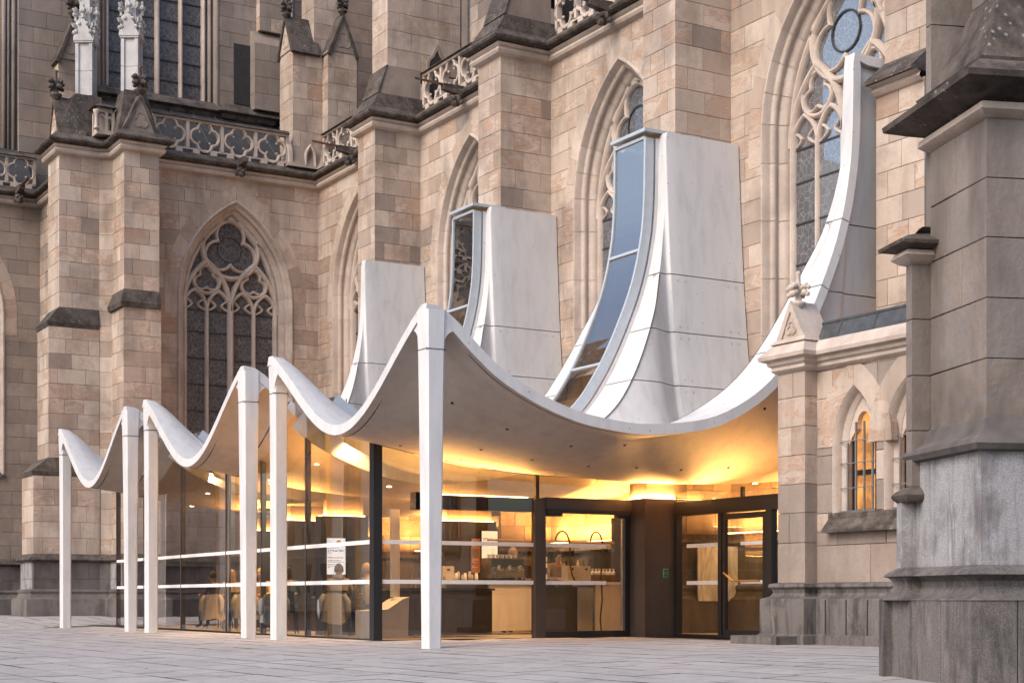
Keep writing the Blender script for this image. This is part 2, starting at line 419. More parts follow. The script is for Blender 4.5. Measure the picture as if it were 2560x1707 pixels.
def band2d(fr, mb, pts, sec, closed=False):
    """sweep section [(side offset, depth)] along 2D polyline pts (a,z) in the window plane"""
    n = len(pts); P = [Vector(p) for p in pts]; rings = []
    for i in range(n):
        def nr(a, b): d = (b-a); d = d.normalized() if d.length > 1e-9 else Vector((1, 0)); return Vector((-d.y, d.x))
        if closed: n1, n2 = nr(P[i-1], P[i]), nr(P[i], P[(i+1) % n])
        else:
            n2 = nr(P[i], P[i+1]) if i < n-1 else nr(P[i-1], P[i]); n1 = nr(P[i-1], P[i]) if i else n2
        den = max(.35, 1+n1.dot(n2)); mi = (n1+n2)/den
        rings.append([fr.p(P[i].x+mi.x*o, -d, P[i].y+mi.y*o) for o, d in sec])
    k = len(sec); m = n if closed else n-1
    for i in range(m):
        for j in range(k-1):
            q = (i+1) % n
            mb.add([rings[i][j], rings[q][j], rings[q][j+1], rings[i][j+1]], [(0, 1, 2, 3)])
def sect(w, d0, d1):     # rounded, chamfered tracery bar
    return [(-w, d1), (-w, d0+w*.9), (-w*.62, d0+w*.35), (-w*.28, d0), (w*.28, d0), (w*.62, d0+w*.35), (w, d0+w*.9), (w, d1)]
def circ(c, r, n=28): return [(c[0]+r*math.cos(2*PI*i/n), c[1]+r*math.sin(2*PI*i/n)) for i in range(n)]
def foil(c, r, k, ph=PI/2, dl=.47, rh=.50, n=42):
    out = []
    for i in range(n):
        f = 2*PI*i/n; j = round((f-ph)/(2*PI/k)); df = f-ph-j*2*PI/k
        out.append((c[0]+r*math.cos(f)*(dl*math.cos(df)+math.sqrt(max(0, rh*rh-(dl*math.sin(df))**2))),
                    c[1]+r*math.sin(f)*(dl*math.cos(df)+math.sqrt(max(0, rh*rh-(dl*math.sin(df))**2)))))
    return out
def point_arch(c, hw, z0, rise, n=8):
    R = (rise*rise+hw*hw)/(2*hw); th = math.atan2(rise, R-hw)
    L = [(c-hw+R-R*math.cos(th*i/n), z0+R*math.sin(th*i/n)) for i in range(n+1)]
    return L+[(2*c-a, z) for a, z in reversed(L[:-1])]
PANE = {}
def gothic_window(owner, fr, ac, sill, label=None, cool=0, voussoirs=None, nbar=6):
    """four-light window; fr must have its a-origin on the window axis"""
    F = Fr(fr.p(ac, 0, 0), fr.A.to_2d(), fr.N.to_2d())
    # jamb and arch mouldings, stone by stone
    prof = [(0, -.012), (.02, -.045), (.06, -.05), (.085, -.01), (.10, .07), (.12, .12), (.17, .13), (.20, .16), (.21, .21), (.19, .25),
            (.20, .29), (.26, .33), (.30, .35), (.33, .40), (.345, .47), (.345, .66)]
    curves = [outline(o, sill, 18, 9) for o, d in prof]; N = len(curves[0])
    mo = MB(); edges = [0, 2, 4, 6, 8, 10, 13, 16, 19, 22, 25, 27]; edges = sorted(set(edges+[N-1-e for e in edges]))
    for q in range(len(edges)-1):
        i0, i1 = edges[q], edges[q+1]; mo.tone()
        for i in range(i0, i1):
            e0 = .007 if i == i0 else 0; e1 = .007 if i == i1-1 else 0
            for j in range(len(prof)-1):
                def pt(cu, d, tt):
                    A, B = Vector(cu[i]), Vector(cu[i+1]); L = max(1e-6, (B-A).length)
                    v = A.lerp(B, (e0/L if tt == 0 else 1-e1/L)); return F.p(v.x, -d, v.y)
                (o0, d0), (o1, d1) = prof[j], prof[j+1]
                mo.add([pt(curves[j], d0, 0), pt(curves[j], d0, 1), pt(curves[j+1], d1, 1), pt(curves[j+1], d1, 0)], [(0, 1, 2, 3)])
    mo.tone((.5, .95, 0))
    for i in range(N-1):
        for j in range(1, len(prof)-1):
            (o0, d0), (o1, d1) = prof[j], prof[j+1]; e = .022
            g0, g1 = curves[j], curves[j+1]
            mo.add([F.p(g0[i][0], -d0-e, g0[i][1]), F.p(g0[i+1][0], -d0-e, g0[i+1][1]), F.p(g1[i+1][0], -d1-e, g1[i+1][1]), F.p(g1[i][0], -d1-e, g1[i][1])], [(0, 1, 2, 3)])
    win = mo.build('gothic_window', 'sandstone_carved', owner, label=label); autosmooth(fixnormals(win), 40)
    # tracery
    tr = MB(); tr.tone((.3, .2, .1))
    band2d(F, tr, outline(.40, sill, 14, 2), sect(.075, .42, .64))
    for sx in (-1, 1):
        c = sx*.79
        sub = point_arch(c, .79, 9.9, 1.52, 10); band2d(F, tr, sub, sect(.075, .41, .64))
        band2d(F, tr, circ((c, 10.84), .44, 26), sect(.055, .45, .64), True)
        band2d(F, tr, foil((c, 10.84), .44, 3), sect(.038, .47, .64), True)
        for s2 in (-1, 1):
            cc = c+s2*.395
            band2d(F, tr, point_arch(cc, .395, 9.86, .64, 8), sect(.05, .45, .64))
            # cusps of the light heads
            for s3 in (-1, 1):
                cu = [(cc+s3*(.34-.24*math.sin(PI*i/6)*(1 if i < 4 else .9)), 9.86+.36*i/6) for i in range(7)]
                band2d(F, tr, cu, sect(.03, .49, .64))
    band2d(F, tr, circ((0, 11.86), .93, 40), sect(.075, .42, .64), True)
    band2d(F, tr, foil((0, 11.86), .93, 3, n=60), sect(.045, .46, .64), True)
    o = tr.build('tracery', 'sandstone_carved', win); autosmooth(fixnormals(o), 40)
    for c, wd in ((-.79, .055), (0, .095), (.79, .055)):
        m = MB(); m.tone((.3, .2, .1)); band2d(F, m, [(c, sill), (c, 9.95)], sect(wd, .41 if wd > .06 else .44, .64))
        o = m.build('mullion', 'sandstone_carved', win); autosmooth(fixnormals(o), 40)
    # glass: panes between saddle bars, heads in one piece
    bars = [9.16-.83*i for i in range(nbar) if 9.16-.83*i > sill+.2]
    zb = [9.86]+bars+[sill]
    for li, c in enumerate((-1.185, -.395, .395, 1.185)):
        for bi in range(len(zb)-1):
            m = MB(); hw = .375
            zz0, zz1 = zb[bi+1], zb[bi]; jit = RND.uniform(-.010, .010); j2 = RND.uniform(-.006, .006)
            dq = .52 if cool else .60; jit *= .4; m.add([F.p(c-hw, -dq-jit, zz0), F.p(c+hw, -dq+jit, zz0), F.p(c+hw, -dq+jit+j2, zz1), F.p(c-hw, -dq-jit+j2, zz1)], [(0, 1, 2, 3)])
            mt = 'leaded_glass'; dp = .60
            if cool == 1: mt = 'leaded_glass_cool' if (li == 0 or bi > 2) else 'leaded_glass_sheet'
            if cool == 2: mt = 'leaded_glass_cool'
            m.build('pane', mt, win)
    hd = MB(); pts = [(a, z) for a, z in outline(.36, 9.86, 14, 1)]
    hd.add([F.p(a, -(.55 if cool else .625), z) for a, z in pts], [tuple(range(len(pts)))])
    hd.build('head_glass', 'leaded_glass' if cool == 0 else 'leaded_glass_sheet' if cool == 1 else 'leaded_glass_cool', win)
    for z in bars+[9.84]:
        m = MB(); band2d(F, m, [(-1.57, z), (1.57, z)], [(-.018, .60), (-.018, .50 if cool else .57), (.018, .50 if cool else .57), (.018, .60)])
        m.build('saddle_bar', 'iron', win)
    rg = MB(); band2d(F, rg, circ((0, 11.86), .40, 28), [(-.02, .61), (-.02, .52), (.02, .52), (.02, .61)] if cool else [(-.012, .62), (-.012, .605), (.012, .605), (.012, .62)], True); rg.build('glazing_ring', 'iron', win)
    sl = MB(); sl.tone(); P = F.p
    sl.add([P(-H0, .10, sill-.12), P(H0, .10, sill-.12), P(H0, .10, sill-.04), P(-H0, .10, sill-.04), P(-H0+.3, -.62, sill+.35), P(H0-.3, -.62, sill+.35)],
           [(0, 1, 2, 3), (3, 2, 5, 4)]); sl.build('sill', 'weathered_stone', win)
    # flat voussoirs round the arch
    if voussoirs:
        W = .42; th = math.acos(CO/R0); the = math.acos(CO/(R0+W)); nv = 7
        for sx in (-1, 1):
            for k in range(nv):
                t0, t1 = k/nv, (k+1)/nv; arc = []
                for r, tt, nn in ((R0, th, .008), (R0+W, the, .008)):
                    arc.append([F.p(sx*(CO-r*math.cos(tt*(t0+(t1-t0)*i/3)+(.0016 if i == 0 else -.0016 if i == 3 else 0))), nn, ZS+r*math.sin(tt*(t0+(t1-t0)*i/3)+(.0016 if i == 0 else -.0016 if i == 3 else 0))) for i in range(4)])
                fr_ = arc[0]+list(reversed(arc[1])); nb = F.N*(-.13)
                vs = fr_+[p+nb for p in fr_]; n = 8
                fs = [tuple(range(n)) if sx > 0 else tuple(range(n-1, -1, -1))]+[(i, (i+1) % n, n+(i+1) % n, n+i) for i in range(n)]
                voussoirs.piece('voussoir', 'sandstone', vs, fs, fr_)
            # straight jamb stones just under the springing
            z0 = ZS-.62; a0, a1 = sorted((sx*H0, sx*(H0+W)))
            block(voussoirs, 'sandstone', F, a0, a1, z0, ZS, 0, 0, .13, pr=.008)
    return win

# ---------------------------------------------------------------- cathedral
cath = thing('cathedral', 'brown sandstone gothic cathedral with traceried windows, buttresses and carved balustrades', 'church', (0, 0, 0))
ZB, ZC = 2.04, 14.0
COURSE = levels(ZB, ZC, .46)
BX = [(6.14, 7.25), (13.20, 14.31), (20.31, 21.45), (27.32, 28.47)]
# aisle wall, bay by bay
bay_lim = [(0.0, 6.14), (7.25, 13.20), (14.31, 20.31), (21.45, 27.32)]
FA = Fr((0, 0), (1, 0), (0, -1))
for i, (a0, a1) in enumerate(bay_lim):
    pt = Part('aisle_wall', cath); ac = (a0+a1)/2 if i else 3.1
    ashlar(pt, 'sandstone', FA, COURSE, with_hole(a0, a1, hole(ac, 4.9), 2, 2), 1.0, i, .04)
    gothic_window(cath, FA, ac, 4.9, cool=1 if i == 3 else 2 if i == 2 else 0, voussoirs=pt)
# low wall behind the plinth, inside the pavilion
for i, (x0, x1) in enumerate(BX):
    yb = -1.45 if i < 3 else -1.25
    pt = Part('buttress', cath)
    lo = COURSE if i < 3 else levels(10.0, ZC, .46)
    ashlar(pt, 'sandstone', Fr((0, yb), (1, 0), (0, -1)), lo, full(x0, x1, 1, 1), .62, i)
    ashlar(pt, 'sandstone', Fr((x1, 0), (0, 1), (1, 0)), lo, full(yb, 0, 1, 2), .72, i+1, .14)
    ashlar(pt, 'sandstone', Fr((x0, 0), (0, -1), (-1, 0)), lo, full(0, -yb, 2, 1), .72, i+1)
    if i == 3:
        lo = levels(ZB, 9.5, .46); yb = -1.45
        ashlar(pt, 'sandstone', Fr((0, yb), (1, 0), (0, -1)), lo, full(x0, x1, 1, 1), .62, 1)
        ashlar(pt, 'sandstone', Fr((x1, 0), (0, 1), (1, 0)), lo, full(yb, 0, 1, 2), .72, 0, .5)
        ashlar(pt, 'sandstone', Fr((x0, 0), (0, -1), (-1, 0)), lo, full(0, -yb, 2, 1), .72, 1)
        wt = MB(); wt.tone()
        wt.prism([(x0-.02, -1.20, 10.06), (x0-.02, -1.25, 10.06), (x0-.02, -1.72, 9.66), (x0-.02, -1.72, 9.60), (x0-.02, -1.40, 9.60), (x0-.02, -1.20, 9.60)], (1.14, 0, 0))
        wt.build('weathering', 'weathered_stone', cath)
        mo = MB(); mo.sweep([(x0, -1.2), (x0, -1.45), (x1, -1.45), (x1, -1.0)][1:3], [(0, 9.42), (.05, 9.44), (.12, 9.50), (.09, 9.57), (.2, 9.60)]); mo.build('moulding', 'sandstone_carved', cath)
# transept wall with its big window
FB = Fr((0, 0), (0, 1), (1, 0))
pt = Part('transept_wall', cath)
ashlar(pt, 'sandstone', FB, COURSE, with_hole(-5.80, 0, hole(-2.81, 4.9), 2, 2), 1.0, 1, .06)
gothic_window(cath, FB, -2.81, 4.9, cool=0, voussoirs=pt)
# clasping corner buttresses
def pier(owner, name, x0, x1, y0, y1, zs, mat='sandstone', faces='xyw', avg=.6, par=0, dark=.05):
    """rectangular masonry pier: faces +x ('x'), -y ('y'), -x ('w')"""
    p = Part(name, owner)
    if 'y' in faces: ashlar(p, mat, Fr((0, y0), (1, 0), (0, -1)), zs, full(x0, x1, 1 if 'w' in faces else 2, 1), avg, par)
    if 'x' in faces: ashlar(p, mat, Fr((x1, 0), (0, 1), (1, 0)), zs, full(y0, y1, 1 if 'y' in faces else 0, 1 if 'e' in faces else 2), avg*1.15, par+1, dark)
    if 'w' in faces: ashlar(p, mat, Fr((x0, 0), (0, -1), (-1, 0)), zs, full(-y1, -y0, 2, 1), avg, par+1)
    if 'e' in faces: ashlar(p, mat, Fr((0, y1), (-1, 0), (0, 1)), zs, full(-x1, -x0, 1, 0), avg, par)
    return p
def weathering(owner, x0, x1, y0, y1, z, h, o, drop=.14, mat='weathered_stone', sides='xy'):
    """sloped dark coping where a buttress steps in: footprint (upper) grown by o at its lower edge"""
    m = MB(); m.tone(); ox = o if 'x' in sides else .0; oy = o if 'y' in sides else .0; ow = o if 'w' in sides else 0
    m.frust((x0-ow-.03, x1+ox+.06, y0-oy-.06, y1+(.0)), z, (x0-.004, x1+.004, y0-.004, y1), z+h)
    m.frust((x0-ow-.03, x1+ox+.02, y0-oy-.02, y1), z-drop, (x0-ow-.03, x1+ox+.06, y0-oy-.06, y1), z-.001)
    return m.build('weathering', mat, owner)
pier(cath, 'buttress', .10, 1.45, -6.87, -5.80, levels(9.88, ZC, .46), faces='xye', par=1)
pier(cath, 'buttress', .10, 1.50, -6.90, -5.76, levels(ZB, 9.46, .46), faces='xye', par=0)
weathering(cath, .10, 1.45, -6.87, -5.78, 9.5, .40, .09)
pier(cath, 'buttress', -1.15, .10, -8.43, -7.22, levels(9.42, ZC, .46), faces='xyw', par=0)
pier(cath, 'buttress', -1.17, .12, -8.75, -7.22, levels(4.9, 8.92, .46), faces='xyw', par=1)
pier(cath, 'buttress', -1.22, .14, -9.20, -7.22, levels(ZB, 4.45, .46), faces='xyw', par=0)
weathering(cath, -1.15, .10, -8.43, -7.24, 8.96, .46, .32, sides='y')
weathering(cath, -1.17, .12, -8.75, -7.24, 4.50, .42, .45, sides='y')
pt = Part('buttress', cath)
ashlar(pt, 'sandstone', Fr((.10, -7.22), (.532, .847), (.847, -.532)), COURSE, full(0, .414, 2, 2), .5, 0)
# side chapel beyond, at the left edge
pt = Part('chapel_wall', cath)
FL = Fr((-7.0, 0), (0, 1), (1, 0))
ashlar(pt, 'sandstone_grey', FL, COURSE, with_hole(-16, -7.2, hole(-10.30, 4.9), 0, 2), 1.0, 0)
gothic_window(cath, FL, -10.30, 4.9, cool=0, voussoirs=pt)
ashlar(pt, 'sandstone', Fr((0, -7.2), (1, 0), (0, -1)), COURSE, full(-7, -1.15, 2, 2), 1.0, 1, .3)
# plinth and cornice run round everything
PATH = [(-7, -16), (-7, -7.2), (-1.15, -7.2), (-1.15, -8.43), (.10, -8.43), (.10, -7.22), (.32, -6.87), (1.45, -6.87), (1.45, -5.80), (0, -5.80), (0, 0)]
for x0, x1 in BX: PATH += [(x0, 0), (x0, -1.45), (x1, -1.45), (x1, 0)]
PLPATH = PATH[:2]+[(-1.22, -7.2), (-1.22, -9.20), (.14, -9.20), (.14, -7.22), (.32, -6.90), (1.50, -6.90), (1.50, -5.76), (0, -5.76), (0, 0)]+PATH[11:]
def seg_build(name, mat, path, prof, owner=cath):
    for i in range(0, len(path)-1):
        pass
    m = MB(); m.sweep(path, prof); o = m.build(name, mat, owner); return autosmooth(fixnormals(o), 30)
seg_build('plinth_moulding', 'weathered_stone', PLPATH, [(0, 2.05), (.05, 2.0), (.14, 1.93), (.17, 1.87), (.12, 1.82), (.07, 1.81)])
seg_build('plinth_core', 'mortar', PLPATH, [(.03, 1.83), (.03, .95)])
seg_build('base_moulding', 'dark_granite', PLPATH, [(.04, 1.0), (.10, .985), (.12, .93), (.09, .86), (.14, .76), (.25, .70), (.26, .695)])
seg_build('base_course', 'dark_granite', PLPATH, [(.26, .696), (.26, -.3)])
pt = Part('plinth', cath)
for (A, B) in zip(PLPATH[:-1], PLPATH[1:]):
    A, B = Vector(A), Vector(B); d = (B-A); L = d.length; d.normalize(); n = (d.y, -d.x)
    if L < .3: continue
    dk = 'granite_light' if (n[1] < -.5 and A.x < 2 and A.x > -3) else 'dark_granite'
    conv0 = conv1 = 0
    ashlar(pt, dk, Fr((A.x+n[0]*.05, A.y+n[1]*.05), (d.x, d.y), n), [.985, 1.30, 1.835], full(-.05 if False else 0, L), .8, 0, bed=.015, kind='plinth_block')
seg_build('cornice', 'sandstone_carved', PATH, [(0, 13.97), (.04, 13.985), (.13, 14.02), (.17, 14.08), (.15, 14.14), (.11, 14.17), (.16, 14.20), (.20, 14.24), (.15, 14.275)])
seg_build('cornice_drip', 'weathered_stone', PATH, [(.14, 14.276), (.34, 14.31), (.37, 14.36), (.36, 14.40), (.10, 14.60), (-.30, 14.62)])
# ---------------------------------------------------------------- balustrades
def make_panel():
    """one pierced quatrefoil unit, 0.98 m wide, in its own frame (a = x, outward = -y)"""
    F = Fr((0, 0), (1, 0), (0, -1)); m = MB(); m.tone((.2, .2, .1)); c = (.49, .56)
    band2d(F, m, foil(c, .46, 4, PI/2, .50, .52, 56), [(-.035, .07), (-.035, -.05), (-.015, -.07), (.02, -.07), (.04, -.05), (.04, .07)], True)
    for k in range(4):
        an = PI/4+k*PI/2; r = .46*.50*1.0; m.ball((c[0]+.235*math.cos(an), -.0, c[1]+.235*math.sin(an)), .042, 8, 5)
    o = m.build('quatrefoil', 'sandstone_carved'); return autosmooth(fixnormals(o), 40)
QF = make_panel()
BAL = []
def balustrade(p0, p1, z=14.60, end_niche=True):
    A, B = Vector((*p0, 0)), Vector((*p1, 0)); d = B-A; L = d.length; d.normalize(); F = Fr(A, d.to_2d(), (d.y, -d.x)); an = math.atan2(d.y, d.x)
    P = F.p
    def bar(a0, a1, n0, n1, z0, z1, m):
        m.add([P(a0,n0,z0),P(a1,n0,z0),P(a1,n1,z0),P(a0,n1,z0),P(a0,n0,z1),P(a1,n0,z1),P(a1,n1,z1),P(a0,n1,z1)],
              [(0,3,2,1),(4,5,6,7),(0,1,5,4),(1,2,6,5),(2,3,7,6),(3,0,4,7)])
    m = MB(); m.tone((.25, .3, .1)); bar(0, L, -.11, .09, z+.98, z+1.05, m); bar(0, L, -.07, .05, z+.12, z+.17, m)
    bal = m.build('balustrade', 'sandstone_carved', cath)
    m = MB(); m.tone(); F2 = F
    m.add([P(0,-.16,z+1.05),P(L,-.16,z+1.05),P(L,.17,z+1.05),P(0,.17,z+1.05),P(0,-.02,z+1.17),P(L,-.02,z+1.17),P(L,.02,z+1.17),P(0,.02,z+1.17)],
          [(0,3,2,1),(4,5,6,7),(0,1,5,4),(1,2,6,5),(2,3,7,6),(3,0,4,7)]); m.build('coping', 'weathered_stone', bal)
    n = max(1, int(round(L/1.0))); w = L/n
    for i in range(n+1):
        a = min(max(i*w, .05), L-.05); mm = MB(); mm.tone((RND.random()*.4, .2, .1)); bar(a-.05, a+.05, -.08, .07, z+.17, z+.98, mm); mm.build('baluster', 'sandstone_carved', bal)
    for i in range(2*n):
        mm = MB(); mm.tone((RND.random()*.4, .2, .1)); a = (i+.5)*w/2; bar(a-.11, a+.11, -.08, .07, z-.02, z+.12, mm); mm.build('bearing_block', 'sandstone_carved', bal)
    for i in range(n):
        c = QF if not BAL else QF.copy()
        if BAL: col.objects.link(c)
        BAL.append(c); pos = P(i*w+(w-.98)/2, 0, z)
        c.location = pos; c.rotation_euler = (0, 0, an); adopt(c, bal, pos)
balustrade((-7, -15.1), (-7, -7.35))
balustrade((0, -5.55), (0, -1.05))
balustrade((.55, 0), (5.9, 0))
balustrade((7.5, 0), (12.95, 0))
balustrade((14.6, 0), (20.1, 0))

# ---------------------------------------------------------------- carved tops
def finial(owner, x, y, z, s=1., mat='weathered_stone'):
    m = MB(); m.tone()
    m.lathe((x, y, z), [(.09*s, -.05*s), (.09*s, 0), (.15*s, .04*s), (.16*s, .08*s), (.07*s, .12*s), (.06*s, .3*s), (.10*s, .34*s), (.05*s, .40*s), (.045*s, .62*s), (.065*s, .66*s), (.03*s, .70*s)], 8)
    for tier, (zz, rr, rb) in enumerate(((.27, .13, .075), (.40, .15, .07))):
        for k in range(4):
            an = k*PI/2+.4+tier*.0; cx, cy = math.cos(an), math.sin(an)
            m.ball((x+rr*s*cx, y+rr*s*cy, z+zz*s), rb*s, 7, 5); m.ball((x+(rr+.07)*s*cx, y+(rr+.07)*s*cy, z+(zz-.03)*s), rb*.7*s, 6, 4)
            m.tube([(x, y, z+(zz-.05)*s), (x+rr*s*cx, y+rr*s*cy, z+zz*s)], .045*s, 5)
    return m.build('finial', mat, owner, smooth=True)
def gable_roof(owner, x0, x1, y0, y1, z, h, axis='x', over=.05, ridge_back=0., front='sandstone_grey', roof='weathered_stone'):
    """steep little gable: triangular front facing +x (axis 'x') or -y (axis 'y'), stone-slab slopes"""
    m = MB(); m.tone()
    if axis == 'x':
        ym = (y0+y1)/2
        tri = [(x1, y0, z), (x1, y1, z), (x1, ym, z+h)]; m.prism(tri, (x0-x1, 0, 0)); g = m.build('gable', front, owner)
        r = MB(); th = .07
        for s, ya in ((-1, y0), (1, y1)):
            r.tone(); r.prism([(x1+over, ya+s*.10, z-.12), (x1+over, ym, z+h+.06), (x1+over, ym, z+h-.10), (x1+over, ya+s*.0, z-.16)], (x0-x1-over, 0, 0))
        r.build('gable_coping', roof, g)
        n = MB(); n.tone()
        F = Fr((x1, ym), (0, 1), (1, 0)); band2d(F, n, foil((0, z+h*.30), h*.22, 3), [(-.03, .0), (-.02, -.02), (.02, -.02), (.03, .0)], True); n.build('trefoil', front, g)
    else:
        xm = (x0+x1)/2
        tri = [(x0, y0, z), (x1, y0, z), (xm, y0, z+h)]; m.prism(tri, (0, y1-y0, 0)); g = m.build('gable', front, owner)
        r = MB()
        for s, xa in ((-1, x0), (1, x1)):
            r.tone(); r.prism([(xa+s*.10, y0-over, z-.12), (xm, y0-over, z+h+.06), (xm, y0-over, z+h-.10), (xa, y0-over, z-.16)], (0, y1-y0+over, 0))
        r.build('gable_coping', roof, g)
        F = Fr((xm, y0), (1, 0), (0, -1)); n = MB(); n.tone()
        band2d(F, n, foil((0, z+h*.30), h*.22, 3), [(-.03, .0), (-.02, -.02), (.02, -.02), (.03, .0)], True); n.build('trefoil', front, g)
    return g
def pinnacle(owner, x, y, z0, z1, w, rot, top=22.):
    """tall pale pinnacle shaft: sunk panels, four gablets, crocketed spire"""
    def rp(px, py, pz): c, s = math.cos(rot), math.sin(rot); return (x+px*c-py*s, y+px*s+py*c, pz)
    h = w/2; m = MB(); m.tone((.3, .3, .1))
    def rbox(x0, x1, y0, y1, a, b): m.add([rp(*q) for q in ((x0,y0,a),(x1,y0,a),(x1,y1,a),(x0,y1,a),(x0,y0,b),(x1,y0,b),(x1,y1,b),(x0,y1,b))], [(0,3,2,1),(4,5,6,7),(0,1,5,4),(1,2,6,5),(2,3,7,6),(3,0,4,7)])
    zm = z0+(z1-z0)*.47
    for a, b in ((z0, zm-.006), (zm+.006, z1)):
        rbox(-h+.05, h-.05, -h+.05, h-.05, a, b)
        for sx in (-1, 1):
            for sy in (-1, 1): rbox(*sorted((sx*h, sx*(h-.10))), *sorted((sy*h, sy*(h-.10))), a, b)
    rbox(-h-.03, h+.03, -h-.03, h+.03, z1, z1+.05); sh = m.build('pinnacle', 'pale_limestone', owner)
    g = MB(); g.tone((.3, .3, .1))
    for k in range(4):
        def q(px, py, pz): c, s = math.cos(k*PI/2), math.sin(k*PI/2); return rp(px*c-py*s, px*s+py*c, pz)
        g.add([q(-h-.05, -h-.05, z1+.05), q(h+.05, -h-.05, z1+.05), q(0, -h-.05, z1+.80), q(-h-.05, -h+.16, z1+.05), q(h+.05, -h+.16, z1+.05), q(0, -h+.16, z1+.80)], [(0,1,2),(5,4,3),(1,4,5,2),(0,2,5,3),(0,3,4,1)])
    g.build('gablet', 'pale_limestone', sh)
    sp = MB(); sp.tone((.3, .3, .1)); hs = h*.78
    sp.add([rp(-hs,-hs,z1+.2), rp(hs,-hs,z1+.2), rp(hs,hs,z1+.2), rp(-hs,hs,z1+.2), rp(0,0,top)], [(0,1,4),(1,2,4),(2,3,4),(3,0,4)]); sp.build('spire', 'pale_limestone', sh)
    cr = MB(); cr.tone((.5, .4, .1))
    for k in range(4):
        an = rot+PI/4+k*PI/2
        for i in range(8):
            t = .06+i*.11; zz = z1+.2+(top-z1-.2)*t; rr = hs*1.414*(1-t)+.03
            bx, by = x+rr*math.cos(an), y+rr*math.sin(an)
            cr.tube([(bx, by, zz), (bx+.10*math.cos(an), by+.10*math.sin(an), zz+.03), (bx+.13*math.cos(an), by+.13*math.sin(an), zz+.13)], [.045, .05, .07], 5)
        # gablet crockets and corner finials
        a2 = rot+k*PI/2
        fx, fy = x+(h+.06)*math.sin(a2), y-(h+.06)*math.cos(a2)
        cr.lathe((fx, fy, z1+.74), [(.05, 0), (.04, .12), (.10, .18), (.10, .25), (.04, .30), (.05, .40), (.01, .44)], 6)
        for t in (.3, .62):
            for s in (-1, 1):
                lx, ly = s*(h+.05)*(1-t), -h-.05; wx = x+lx*math.cos(a2)-ly*math.sin(a2); wy = y+lx*math.sin(a2)+ly*math.cos(a2)
                cr.ball((wx, wy, z1+.10+.75*t), .065, 6, 4)
    cr.build('crockets', 'pale_limestone', sh, kind='stuff')
    return sh
# corner buttress tops: dark sloping bases, gables, pinnacles
def dark_base(owner, a, z0, b, z1):
    m = MB(); m.tone(); m.frust(a, z0, b, z1); return m.build('sloped_base', 'weathered_stone', owner)
dark_base(cath, (-.05, 1.20, -6.98, -5.72), 14.55, (.35, 1.0, -6.72, -6.05), 15.95)
gable_roof(cath, .55, 1.36, -6.86, -5.84, 14.62, 1.15, 'x')
finial(cath, 1.32, -6.35, 15.78, 1.2)
dark_base(cath, (-1.25, .05, -8.50, -7.0), 14.55, (-.95, -.25, -7.85, -7.05), 15.98)
gable_roof(cath, -1.12, .05, -8.40, -7.6, 14.62, 1.2, 'y', front='sandstone')
finial(cath, -.53, -8.36, 15.84, 1.2)
pinnacle(cath, .68, -6.40, 15.95, 17.55, .52, math.radians(-33), 22.)
pinnacle(cath, -.60, -7.42, 16.0, 17.6, .52, math.radians(-33), 22.)
# little tabernacle between the two buttress heads
tb = MB(); tb.tone((.2, .2, .1)); tb.box(.12, .62, -7.45, -6.92, 14.62, 14.74); tb.box(.10, .56, -7.40, -6.95, 15.30, 15.42)
for (px, py) in ((.58, -7.42), (.58, -7.15), (.58, -6.95), (.2, -7.42)): tb.box(px-.05, px+.03, py-.03, py+.05, 14.74, 15.30)
for (py0, py1) in ((-7.39, -7.17), (-7.12, -6.97)):
    F = Fr((.585, (py0+py1)/2), (0, 1), (1, 0)); hw = (py1-py0)/2
    band2d(F, tb, point_arch(0, hw, 15.05, hw*1.3, 6), [(-.02, .06), (-.02, -.02), (.03, -.02), (.03, .06)])
tb.box(.12, .3, -7.4, -6.95, 14.74, 15.3)
tbo = tb.build('tabernacle', 'sandstone_carved', cath)
cl = MB(); cl.tone((.1, .1, .1)); cl.lathe((.66, -7.47, 14.74), [(.085, 0), (.085, .05), (.055, .08), (.05, .40), (.075, .45), (.10, .52), (.10, .56)], 10); cl.build('colonnette', 'sandstone_carved', tbo, smooth=True)
tr = MB(); tr.tone(); tr.frust((.02, .74, -7.55, -6.86), 15.42, (.15, .55, -7.35, -7.0), 15.54); tr.build('roof_slab', 'weathered_stone', tbo)

# ---------------------------------------------------------------- upper storeys
UC = lambda z1: levels(14.62, z1, .50)
